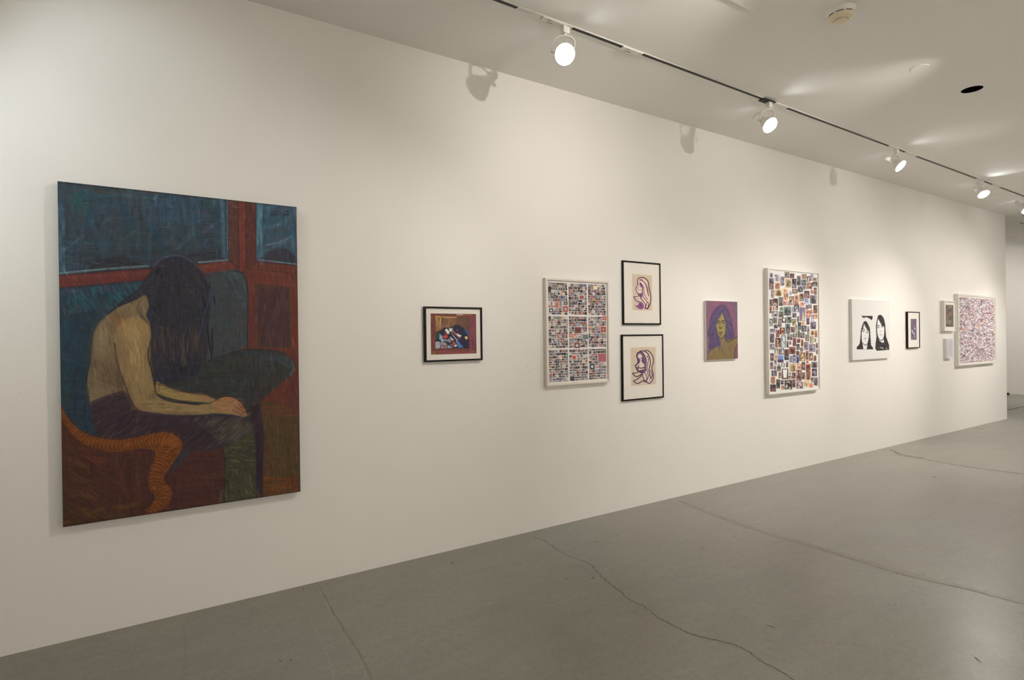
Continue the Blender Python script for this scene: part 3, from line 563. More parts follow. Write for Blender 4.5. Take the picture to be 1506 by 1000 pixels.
A.impasto(900, flow, 26, 2.2, .3, .35, 10)
canvas_all = [(84, 267), (436, 304), (442, 724), (93, 774)]
A.brush([(90, 560), (430, 560), (441, 724), (93, 772)], 500, lambda x, y: (90 if RNG.rand() < .35 else -4), 16, 1.1, [(30, 24, 26), (96, 66, 44), (60, 40, 36), (80, 50, 40)], .22, 12)
A.grain(2.6)
A.build('painted_surface', BIG, rough=0.55, bump=0.3, y_extra=0.0006, spec=0.18)

# ------------------------------------------------------------------ framed works
def frame_thing(name, x0, x1, z0, z1, d, fw, rec, fmat, label, cat, mat_m=None, ledge=0.0, back=0.002):
    ox, oz = (x0+x1)/2, z0
    t = empty(name, (ox, 0, oz)); b = 0.0015
    bm = bmesh.new()
    prof = [(0, -back), (0, -d+b), (b, -d), (fw-b, -d), (fw, -d+b), (fw, -d+rec+0.004), (fw*0.4, -d+rec+0.004), (fw*0.4, -back)]
    ring_frame(bm, x0-ox, x1-ox, 0, z1-z0, prof); link_bm('frame', bm, fmat, t)
    e = fw*0.42
    if mat_m is not None:
        bx('mat_board', (x0+e-ox, x1-e-ox, -d+rec, -back-0.001, e, z1-z0-e), mat_m, t)
    return tag(t, label, cat)
def art_rect(px, off):                       # px: (left, right, top-left y, bottom-left y, top-right y, bottom-right y)
    l, r, tl, bl, tr, br = px
    a, b, c, e = wall(l, tl, off), wall(r, tr, off), wall(l, bl, off), wall(r, br, off)
    return (a[0]+c[0])/2, (b[0]+e[0])/2, (c[2]+e[2])/2, (a[2]+b[2])/2

# small dark-framed abstract
d = 0.029; rec = 0.010
T = frame_thing('framed_abstract_painting', 1.652, 2.1275, 1.4035, 1.8055, d, 0.0135, rec, M['black_wood'], 'small black-framed landscape-format abstract painting in reds and blue-black, right of the big painting', 'framed picture', M['mat'])
x0, x1, z0, z1 = art_rect((633.4, 700.4, 461.2, 522, 461.6, 519.4), d-rec)
A = Art(x0, x1, z0, z1, d-rec+0.001, 150, 136, (112, 52, 44), ref=(196, 188, 176), sat=.76)
def P(x, y): return (630+x/14.28, 455+y/14.28)
def PP(l): return [P(*q) for q in l]
F = PP([(40, 90), (1005, 95), (1010, 930), (45, 960)])
A.brush(F, 130, 88, 26, 2.2, [(122, 60, 50), (98, 48, 42), (116, 54, 60), (104, 58, 44)], .5, 8)
A.brush(PP([(860, 150), (1000, 150), (1005, 920), (870, 900)]), 60, 88, 26, 2, [(128, 58, 78), (104, 46, 74), (136, 66, 60), (98, 50, 84)], .5, 6)
A.brush(PP([(50, 880), (990, 860), (990, 930), (50, 955)]), 50, -2, 16, 1.5, [(140, 66, 62), (110, 52, 48), (150, 80, 78)], .5, 8)
A.brush(PP([(40, 890), (230, 880), (230, 950), (45, 955)]), 24, 0, 6, 1.3, [(120, 92, 30), (60, 46, 20), (140, 110, 50)], .7, 20)
A.line(PP([(45, 95), (1000, 98)]), 1.0, (74, 34, 34), .8); A.line(PP([(600, 112), (720, 114)]), 1.6, (200, 160, 140), .8); A.line(PP([(750, 118), (900, 112)]), 1.4, (160, 80, 66), .8); A.line(PP([(48, 150), (45, 260)]), 1.0, (190, 130, 120), .7); A.line(PP([(52, 500), (55, 880)]), .9, (160, 100, 80), .5)
inn = PP([(155, 135), (860, 140), (862, 820), (150, 828)]); A.poly(inn, (100, 68, 46))
A.brush(PP([(155, 150), (600, 150), (560, 350), (155, 460)]), 90, 96, 16, 1.6, [(150, 90, 66), (120, 70, 44), (168, 104, 80), (108, 66, 40), (140, 110, 50)], .55, 8)
A.brush(PP([(155, 150), (270, 150), (260, 420), (158, 450)]), 40, 92, 14, 1.8, [(170, 122, 50), (140, 100, 40), (110, 80, 44)], .6, 8)
A.brush(PP([(600, 150), (860, 150), (860, 430), (680, 340)]), 50, 60, 14, 1.8, [(96, 62, 48), (84, 60, 44), (110, 70, 50)], .5, 18)
A.line(PP([(160, 150), (400, 168), (580, 168)]), 2.2, (184, 136, 40), .75); A.line(PP([(160, 180), (175, 240)]), 2, (190, 140, 50), .6); A.line(PP([(285, 155), (290, 200)]), 1, (50, 30, 24), .7); A.line(PP([(260, 190), (256, 250)]), 1.4, (200, 160, 90), .6)
A.poly(PP([(250, 450), (330, 380), (450, 385), (540, 330), (640, 330), (740, 390), (800, 470), (850, 560), (860, 820), (150, 828), (155, 480)]), (44, 42, 60), .7)
A.poly(PP([(155, 485), (230, 490), (240, 560), (215, 610), (155, 615)]), (34, 66, 52), .7, True); A.poly(PP([(235, 510), (290, 560), (300, 620), (400, 640), (460, 600), (440, 660), (330, 680), (230, 640)]), (120, 136, 152), .6); A.poly(PP([(150, 690), (330, 680), (400, 730), (410, 815), (150, 825)]), (116, 76, 78), .6)
A.poly(PP([(150, 680), (230, 670), (250, 740), (230, 815), (150, 825)]), (134, 144, 150), .6); A.poly(PP([(250, 700), (380, 690), (370, 770), (290, 740), (250, 760)]), (130, 126, 136), .6)
A.poly(PP([(380, 660), (470, 605), (490, 650), (450, 710)]), (124, 104, 104), .6); A.line(PP([(190, 640), (260, 650), (380, 690), (470, 720)]), 1.5, (26, 22, 30), .9); A.poly(PP([(260, 650), (310, 655), (320, 680), (270, 672)]), (180, 176, 172), .5)
A.poly(PP([(345, 440), (380, 400), (440, 460), (435, 505), (400, 520), (375, 470)]), (206, 196, 180), .5); A.poly(PP([(435, 400), (500, 390), (520, 440), (480, 470), (445, 460)]), (196, 190, 172), .5); A.poly(PP([(500, 400), (540, 440), (510, 500), (480, 470)]), (110, 108, 116), .5)
A.poly(PP([(300, 560), (390, 530), (400, 590), (330, 610)]), (178, 50, 42), .5, True); A.poly(PP([(330, 480), (370, 480), (380, 540), (340, 560)]), (120, 40, 40), .5)
A.poly(PP([(515, 470), (560, 465), (600, 520), (575, 550), (530, 510)]), (170, 60, 52), .5); A.poly(PP([(590, 500), (650, 530), (700, 550), (660, 590), (600, 550)]), (186, 178, 172), .5); A.poly(PP([(600, 570), (690, 580), (650, 640)]), (130, 52, 54), .5)
A.poly(PP([(450, 560), (490, 580), (530, 630), (520, 660), (480, 620)]), (196, 186, 176), .5); A.poly(PP([(480, 490), (620, 640), (600, 680), (500, 540)]), (112, 128, 146), .5); A.poly(PP([(510, 660), (570, 700), (600, 770), (550, 780), (505, 720)]), (164, 62, 44), .5); A.poly(PP([(545, 755), (590, 740), (600, 775), (560, 785)]), (210, 180, 160), .4)
A.poly(PP([(575, 640), (640, 680), (740, 800), (640, 805), (600, 740)]), (50, 104, 156), .6); A.line(PP([(590, 660), (620, 700)]), 1.4, (80, 140, 180), .8); A.poly(PP([(410, 750), (450, 765), (505, 810), (410, 812)]), (150, 136, 136), .5); A.poly(PP([(430, 720), (520, 730), (560, 800), (500, 790)]), (80, 84, 104), .5)
A.poly(PP([(750, 430), (820, 440), (850, 490), (845, 560), (800, 510)]), (56, 74, 130), .8); A.poly(PP([(765, 575), (810, 560), (830, 600), (800, 640), (770, 605)]), (206, 168, 96), .5); A.line(PP([(450, 540), (560, 640)]), 2, (24, 20, 28), .9); A.line(PP([(590, 434), (620, 438)]), .9, (140, 140, 140), .8)
A.line(PP([(260, 430), (330, 365), (440, 370)]), .9, (150, 90, 100), .6); A.line(PP([(295, 800), (305, 790)]), 1.4, (220, 200, 200), .8); A.line(PP([(360, 805), (372, 795)]), 1.2, (200, 180, 180), .8); A.grain(2)
A.impasto(700, lambda x, y: 80 if y < 480 else 40, 5, .6, .35, .5, 25)
A.build('painted_sheet', T, rough=0.55)

# grid of tiny prints (first collage): nine sheets in a cream box frame
TINT = [(92, 74, 70), (132, 116, 112), (150, 134, 134), (110, 92, 92), (164, 148, 140), (84, 66, 62), (140, 104, 88), (70, 60, 66), (122, 104, 116), (176, 160, 150), (150, 92, 80), (108, 98, 84), (60, 52, 54), (128, 128, 140), (190, 176, 166), (96, 84, 96)]
HOT = [(170, 70, 58), (186, 118, 78), (200, 172, 120), (104, 106, 136), (98, 124, 110), (176, 104, 98)]
def tiny_print(a, x, y, w, h, r, big=False):
    c = np.array(HOT[r.randint(len(HOT))] if r.rand() < 0.15 else TINT[r.randint(len(TINT))], float)
    if r.rand() < .12: c = c*0.6
    a.rect(x, y, x+w, y+h, c, 0.45)
    for _ in range(1+int(w*h/7)):
        ww, hh = w*r.uniform(.25, .6), h*r.uniform(.25, .6); u, v = x+r.uniform(0, w-ww), y+r.uniform(0, h-hh)
        q = c*r.uniform(0.55, 1.2) if r.rand() < .72 else (c+np.array([215, 190, 172.]))/2
        a.rect(u, v, u+ww, v+hh, q, 0.5, .85)
def shelf_fill(a, x0, y0, x1, y1, slope, r, lo=2.0, hi=4.6, gap=0.75):
    y = y0
    while y < y1-lo*0.7:
        x = x0; h = r.uniform(lo, hi); 
        if y+h > y1: h = y1-y
        while x < x1-1.0:
            w = r.uniform(lo, hi)*0.85
            if x+w > x1-0.3: w = x1-x
            dy = slope(x, y); hh = h*r.uniform(.72, 1.0)
            tiny_print(a, x, y+dy+(h-hh)*r.rand(), w-gap*.8, hh-gap, r); x += w
        y += h
d = 0.043; rec = 0.016
T = frame_thing('framed_snapshot_collage', 2.7185, 3.409, 1.170, 2.0595, d, 0.017, rec, M['cream_frame'], 'cream-framed collage of tiny photographs in nine gridded sheets, left of the purple drawings', 'framed collage', M['paper'])
xa, xb, za, zb = 2.7455, 3.384, 1.197, 2.033
A = Art(xa, xb, za, zb, d-rec+0.001, 210, 320, (214, 202, 189), ref=(214, 203, 189), white=.80)
r = np.random.RandomState(11)
c4 = [project(np.array(x), np.array(-(d-rec)), np.array(z)) for x, z in ((xa, zb), (xb, zb), (xa, za), (xb, za))]
def bil(u, v):
    # u,v in 0..1 of the sheet area -> photo position
    X = xa+(xb-xa)*u; Z = zb-(zb-za)*v; q = project(np.array(X), np.array(-(d-rec)), np.array(Z)); return float(q[0]), float(q[1])
def cell_fill(a, u0, u1, v0, v1, bilf, r, nu, nv):
    # irregular shelves in sheet space
    v = v0; hv = (v1-v0)/nv
    while v < v1-hv*0.4:
        h = min(hv*r.uniform(.7, 1.35), v1-v); u = u0; hu = (u1-u0)/nu
        if v1-(v+h) < hv*0.4: h = v1-v
        while u < u1-hu*0.3:
            w = min(hu*r.uniform(.6, 1.4), u1-u)
            if u1-(u+w) < hu*.35: w = u1-u
            x, y = bilf(u, v); x2, y2 = bilf(u+w, v+h)
            hh = (y2-y)*r.uniform(.8, 1.0); ww = (x2-x)*r.uniform(.86, 1.0)
            tiny_print(a, x, y+(y2-y-hh)*r.rand(), ww-.15, hh-.15, r); u += w
        v += h
for i in range(3):
    for j in range(3):
        u0, u1 = (.012+i*.334), (.012+i*.334+.314); v0, v1 = (.01+j*.334), (.01+j*.334+.318)
        cell_fill(A, u0, u1, v0, v1, bil, r, 7.5, 12.5)
for (x, y, w, h, c, c2) in [(828, 450, 7.5, 9, (186, 84, 78), (170, 164, 160)), (816, 444, 6, 9, (196, 116, 84), (170, 110, 80)), (883.5, 480.5, 7.5, 8, (178, 56, 38), (140, 146, 150)), (845, 481, 10, 9, (122, 72, 66), (110, 64, 60)), (844.5, 504, 8.5, 8, (128, 78, 56), (190, 190, 200)),
                            (879.5, 520, 12, 12, (168, 92, 98), (196, 80, 84)), (807.5, 453.5, 6, 6, (70, 70, 92), (220, 224, 234)), (829, 443.5, 6, 5, (84, 74, 74), (170, 160, 160)), (852.5, 434.5, 6, 5, (160, 76, 72), (176, 90, 84)), (857, 492, 8, 7, (108, 104, 118), (86, 130, 108)), (867.5, 534.5, 7, 9, (74, 66, 72), (200, 200, 206)),
                            (838.5, 553.5, 6.5, 6.5, (52, 54, 58), (90, 96, 104)), (842, 523, 5, 5, (206, 76, 54), (190, 60, 44)), (837, 491, 5, 5, (206, 78, 60), (230, 180, 160)), (886, 465, 6, 6, (186, 78, 62), (220, 140, 120)), (873, 421, 5, 4, (226, 196, 130), (240, 220, 160))]:
    A.rect(x-.6, y-.6, x+w+.6, y+h+.6, (214, 202, 189)); A.rect(x, y, x+w, y+h, c); A.rect(x+w*.3, y+h*.3, x+w*.7, y+h*.72, c2, .8)
A.grain(2.5); A.build('print_sheets', T, rough=0.5)

# the two black-framed purple line drawings
d = 0.020; rec = 0.006
def drawing(T, x0, x1, z0, z1, rec, d, org, sc, strokes, fills, pap, line_col, nx, ny, ref):
    A = Art(x0, x1, z0, z1, d-rec+0.001, nx, ny, pap, ref=ref, white=.80, sat=.72)
    A.brush([(x, y) for x, y in ((org[0], org[1]), (org[0]+50, org[1]), (org[0]+50, org[1]+70), (org[0], org[1]+70))], 60, 90, 20, 4, [(212, 182, 148), (200, 168, 132)], .25, 30)
    Q = lambda l: [(org[0]+x/sc, org[1]+y/sc) for x, y in l]
    for pts, w, c in [s for s in strokes if s[1] > 2.0 and s[2] is not None and s[0] is not None and len(s) == 3 and s[2] == 'halo']: A.line(Q(pts), w, (232, 206, 190), .9)
    for pts, c in fills: A.poly(Q(pts), c, .6, True)
    for s in strokes:
        if s[2] == 'halo': continue
        A.line(Q(s[0]), s[1]+1.1, (232, 208, 190), .35, .8)
    for s in strokes:
        if s[2] != 'halo': A.line(Q(s[0]), s[1], s[2] or line_col, .95, .6)
    return A
T1 = frame_thing('framed_purple_drawing', 3.5965, 4.0865, 1.677, 2.261, d, 0.0155, rec, M['black_wood'], 'upper of two black-framed drawings of a long-haired head in purple on tan paper', 'framed drawing', M['mat'])
x0, x1, z0, z1 = art_rect((930.3, 958.7, 403.9, 456.6, 404.2, 456.6), d-rec)
br, pu, pk = (80, 32, 46), (116, 52, 94), (150, 74, 120)
st = [([(200, 190), (185, 230), (190, 300), (182, 360), (155, 400), (150, 440), (165, 490), (195, 540), (225, 600)], 1.1, br), ([(200, 190), (250, 165), (320, 165), (390, 200), (440, 270), (455, 380), (480, 500), (500, 620), (495, 740), (460, 850), (420, 905)], 1.5, br),
      ([(300, 235), (360, 290), (400, 370), (420, 470), (450, 600)], 1.4, (110, 50, 72)), ([(330, 250), (390, 320), (430, 420), (445, 520)], .7, (120, 80, 90)), ([(340, 380), (335, 470), (350, 560), (390, 640), (430, 680)], 1.0, (110, 64, 60)), ([(310, 340), (305, 440), (310, 560), (330, 640), (400, 720), (400, 800), (370, 880)], 1.2, pu),
      ([(295, 680), (340, 750), (375, 810), (370, 870)], 1.1, br), ([(430, 740), (450, 800), (430, 880)], 1.2, (110, 50, 72)), ([(365, 890), (400, 895), (435, 900)], 1.8, br), ([(100, 615), (160, 620), (215, 600)], 1.2, (110, 52, 90)), ([(100, 618), (140, 690), (190, 735), (240, 740)], 1.6, pu), ([(180, 440), (230, 460), (275, 455)], .8, (100, 84, 60)),
      ([(190, 410), (205, 412)], 1.0, (90, 60, 60)), ([(215, 240), (205, 300), (215, 350), (250, 400)], .8, (150, 110, 110)), ([(160, 660), (190, 690)], .8, (150, 110, 100)), ([(200, 650), (215, 700)], .8, (150, 110, 100)), ([(135, 830), (160, 835)], 1.0, br)]
fl = [([(200, 200), (300, 190), (440, 280), (490, 560), (480, 800), (430, 890), (370, 860), (300, 700), (280, 640), (240, 640), (190, 540), (160, 440), (190, 350)], (224, 192, 168)), ([(235, 285), (270, 290), (300, 340), (300, 400), (270, 390), (240, 330)], (120, 52, 100)), ([(215, 215), (290, 200), (310, 240), (260, 240)], (140, 72, 108)), ([(195, 530), (250, 545), (300, 510), (290, 600), (265, 645), (230, 610)], (126, 60, 118)),
      ([(300, 340), (325, 380), (310, 500), (300, 600), (270, 690), (255, 640), (290, 500)], (140, 66, 116)), ([(150, 840), (200, 810), (240, 740), (300, 760), (340, 830), (320, 900), (250, 915), (180, 880)], (142, 72, 128)), ([(130, 640), (200, 630), (250, 660), (255, 700), (200, 720)], (222, 190, 168)), ([(250, 800), (275, 810), (280, 840), (255, 845)], (110, 50, 92))]
A = drawing(T1, x0, x1, z0, z1, rec, d, (926, 398), 16.13, st, fl, (206, 176, 142), pu, 90, 160, (216, 206, 192))
A.grain(2); A.build('drawing_sheet', T1, rough=.7)
x0m, x1m, z0m, z1m = art_rect((929.0, 960.2, 402.2, 457.8, 402.6, 457.8), d-rec)
bm = bmesh.new(); ox, oy, oz = T1.location; ring_frame(bm, x0m-ox, x1m-ox, z0m-oz, z1m-oz, [(0, -(d-rec)), (0, -(d-rec)-0.0008), (0.0015, -(d-rec)-0.0008), (0.0015, -(d-rec))]); link_bm('mat_bevel', bm, M['mat'], T1)
T2 = frame_thing('framed_purple_drawing', 3.5765, 4.112, 0.9825, 1.588, d+.001, 0.0155, rec, M['black_wood'], 'lower of two black-framed drawings of a long-haired head in purple on tan paper', 'framed drawing', M['mat'])
x0, x1, z0, z1 = art_rect((928.2, 964.3, 511.2, 567.6, 510.0, 565), d+.001-rec)
pl, dk = (84, 48, 82), (58, 30, 54)
st = [([(260, 170), (330, 155), (410, 185), (470, 250), (500, 350), (510, 430), (490, 520), (480, 620), (500, 720), (520, 790)], 1.5, dk), ([(390, 145), (450, 150), (520, 210), (570, 310), (575, 430), (545, 520), (550, 600), (575, 700), (565, 800), (520, 880), (470, 900), (420, 870)], 1.8, (104, 62, 98)), ([(210, 210), (195, 280), (215, 340), (225, 410), (205, 460), (165, 490), (175, 530), (210, 600), (260, 640), (340, 640)], 1.8, dk),
      ([(210, 200), (260, 185), (320, 195), (370, 260), (405, 340), (410, 430), (400, 520), (400, 620)], 1.7, pl), ([(440, 270), (465, 350), (450, 440), (435, 540), (440, 640), (460, 740), (430, 830)], 1.1, pl), ([(215, 530), (270, 550), (330, 550), (370, 530)], 1.5, dk), ([(100, 665), (150, 670), (200, 655), (225, 640)], 1.3, dk), ([(100, 670), (140, 725), (200, 748), (250, 725), (300, 695)], 1.5, dk),
      ([(120, 850), (170, 825), (230, 790), (290, 735), (310, 700)], 1.5, pl), ([(125, 852), (170, 890), (230, 905), (280, 880), (330, 845), (380, 865), (430, 870)], 1.6, pl), ([(330, 650), (330, 700), (350, 780), (370, 850)], 1.4, pl), ([(380, 650), (410, 720), (430, 800), (400, 860)], 1.2, pl), ([(510, 600), (540, 680), (550, 720), (530, 780)], 1.1, pl), ([(480, 730), (510, 770), (480, 850)], .8, (130, 90, 80)),
      ([(240, 790), (260, 780)], .6, dk), ([(290, 740), (310, 760)], .6, dk), ([(420, 260), (440, 300)], .6, (140, 100, 90))]
fl = [([(210, 210), (300, 190), (420, 190), (540, 260), (560, 480), (550, 700), (540, 850), (450, 880), (350, 840), (330, 650), (240, 620), (180, 530), (220, 430)], (218, 186, 160)), ([(225, 320), (255, 330), (270, 390), (245, 450), (215, 440), (225, 390)], (92, 50, 110)), ([(200, 230), (260, 190), (330, 210), (370, 290), (340, 310), (290, 230), (230, 240), (220, 290), (200, 280)], (112, 66, 112)),
      ([(340, 300), (385, 330), (395, 440), (390, 620), (350, 620), (370, 480), (330, 430), (300, 380), (290, 320)], (112, 64, 116)), ([(185, 530), (240, 550), (240, 600), (200, 580)], (130, 84, 128)), ([(245, 610), (360, 590), (380, 660), (300, 680)], (104, 58, 100)), ([(340, 830), (400, 820), (430, 860), (380, 875)], (100, 56, 104)), ([(300, 330), (315, 345), (318, 365), (300, 350)], (226, 216, 206))]
A = drawing(T2, x0, x1, z0, z1, rec, d+.001, (924, 506), 15.64, st, fl, (206, 176, 142), pl, 100, 160, (216, 206, 192))
A.blob(924+235/15.64, 506+498/15.64, 1.0, 1.0, (30, 18, 30), 1.0); A.grain(2); A.build('drawing_sheet', T2, rough=.7)
x0m, x1m, z0m, z1m = art_rect((927.0, 965.8, 509.4, 568.8, 508.2, 566), d+.001-rec); dd = d+.001
bm = bmesh.new(); ox, oy, oz = T2.location; ring_frame(bm, x0m-ox, x1m-ox, z0m-oz, z1m-oz, [(0, -(dd-rec)), (0, -(dd-rec)-0.0008), (0.0015, -(dd-rec)-0.0008), (0.0015, -(dd-rec))]); link_bm('mat_bevel', bm, M['mat'], T2)

# purple and ochre portrait on canvas
d = 0.029; X0, X1, Z0, Z1 = 4.7235, 5.227, 1.3225, 1.9225
T = canvas_thing('portrait_painting', X0, X1, Z0, Z1, d, M['white_canvas'], 'unframed canvas portrait of a woman in ochre and violet, left of the tall white-framed collage', 'painting')
A = Art(X0, X1, Z0, Z1, d, 130, 190, (136, 84, 106), ref=(222, 212, 198), sat=.72)
def Q(l): return [(1028+x/10, 435+y/10) for x, y in l]
A.brush(Q([(95, 70), (560, 85), (580, 930), (110, 940)]), 160, 88, 14, 2, [(148, 82, 110), (124, 80, 122), (150, 78, 96), (116, 78, 114)], .45, 8)
A.brush(Q([(300, 75), (480, 85), (500, 300), (480, 400), (430, 150)]), 40, 60, 14, 2, [(160, 76, 92), (152, 72, 90)], .5, 12)
A.brush(Q([(440, 80), (560, 88), (565, 380), (520, 300), (490, 160)]), 40, 80, 14, 1.8, [(92, 78, 116), (96, 90, 112)], .55, 8)
hair = Q([(335, 140), (400, 170), (440, 240), (480, 350), (490, 430), (510, 520), (520, 600), (470, 640), (400, 650), (380, 600), (300, 620), (310, 700), (320, 780), (250, 750), (190, 800), (140, 760), (150, 640), (120, 560), (150, 440), (160, 360), (190, 260), (250, 180)])
A.poly(hair, (88, 70, 106), 1.0, True); A.brush(hair, 260, lambda x, y: 118 if x < 1061 else 66, 8, .9, [(124, 88, 118), (66, 52, 88), (140, 92, 104), (82, 70, 116), (104, 70, 88), (58, 48, 84)], .55, 14, True)
body = Q([(120, 950), (130, 850), (190, 790), (270, 745), (320, 740), (345, 640), (380, 620), (410, 650), (450, 650), (520, 615), (600, 605), (600, 950)])
A.poly(body, (128, 104, 48), .9); A.brush(body, 80, 80, 10, 2.2, [(136, 108, 48), (128, 92, 56), (124, 100, 44), (130, 86, 66)], .45, 20)
A.poly(Q([(520, 940), (525, 800), (560, 700), (590, 690), (590, 940)]), (130, 78, 92), .9); A.line(Q([(575, 700), (530, 790), (524, 930)]), 1.0, (64, 44, 66), .8)
face = Q([(335, 240), (350, 270), (375, 340), (395, 420), (400, 500), (385, 570), (345, 625), (310, 615), (270, 560), (255, 500), (250, 430), (260, 370), (300, 320), (320, 270)])
A.poly(face, (150, 126, 48), .8, True); A.blob(1061, 467, 3, 3, (168, 140, 44), .5); A.blob(1057, 486, 2.5, 4, (140, 116, 56), .5); A.blob(1065, 490, 2, 6, (160, 136, 56), .5)
A.poly(Q([(320, 600), (370, 590), (385, 640), (360, 700), (330, 760), (320, 700)]), (134, 108, 56), 1.0, True)
A.line(Q([(262, 382), (280, 366), (305, 378), (312, 396)]), 1.1, (58, 38, 48), .9); A.line(Q([(335, 380), (352, 362), (376, 372)]), 1.1, (58, 38, 48), .9); A.blob(1028+27.5, 435+39.8, 1.7, 1.1, (74, 58, 88), 1.0); A.blob(1028+36.2, 435+40, 1.5, 1.1, (74, 58, 88), 1.0)
A.line(Q([(308, 400), (305, 440), (300, 470), (320, 482), (338, 470)]), .8, (96, 66, 40), .8); A.blob(1028+31.8, 435+47.2, 1.6, .7, (60, 38, 40), .8)
A.blob(1059.8, 489.4, 2.6, 1.6, (110, 74, 92), .8); A.blob(1059.8, 492, 1.8, .7, (84, 54, 66), .7); A.line(Q([(290, 536), (316, 544), (344, 536)]), .6, (56, 34, 46), .9); A.line(Q([(300, 575), (320, 580)]), 1.0, (74, 48, 50), .7)
A.line(Q([(252, 470), (270, 560), (310, 620), (350, 622), (372, 590), (384, 560)]), .9, (58, 42, 62), .8); A.line(Q([(395, 430), (395, 520), (384, 600), (400, 660), (450, 670), (520, 622), (575, 605)]), 1.3, (56, 44, 84), .8); A.line(Q([(335, 235), (300, 320), (255, 370), (245, 480), (265, 590), (290, 700), (300, 800)]), 1.3, (74, 62, 130), .6)
A.line(Q([(345, 250), (380, 330), (400, 420)]), 1.1, (70, 58, 110), .8); A.line(Q([(240, 740), (180, 780), (135, 850)]), 1.0, (72, 54, 88), .7); A.line(Q([(320, 660), (330, 760), (350, 830)]), 1.4, (86, 76, 130), .6); A.line(Q([(160, 350), (200, 260), (250, 180), (335, 130), (400, 165), (450, 260)]), 1.0, (88, 54, 88), .6); A.line(Q([(290, 260), (260, 300), (230, 370)]), .8, (150, 100, 110), .5); A.line(Q([(370, 240), (410, 320), (440, 360)]), .8, (160, 108, 110), .5)
A.impasto(700, lambda x, y: 100 if x < 1061 else 72, 5, .6, .25, .35, 20)
for ex in (27.5, 36.0): A.blob(1028+ex, 435+40, 1.7, .9, (52, 40, 66), .8)
A.line(Q([(262, 384), (282, 368), (306, 380)]), .9, (50, 34, 44), .9); A.line(Q([(335, 380), (354, 364), (376, 374)]), .9, (50, 34, 44), .9)
A.line(Q([(306, 470), (320, 480), (336, 471)]), .8, (64, 42, 38), .8); A.blob(1059.8, 489.4, 2.4, 1.2, (96, 58, 74), .8); A.grain(2); A.build('painted_surface', T, rough=.6, y_extra=.0006, bump=.2)

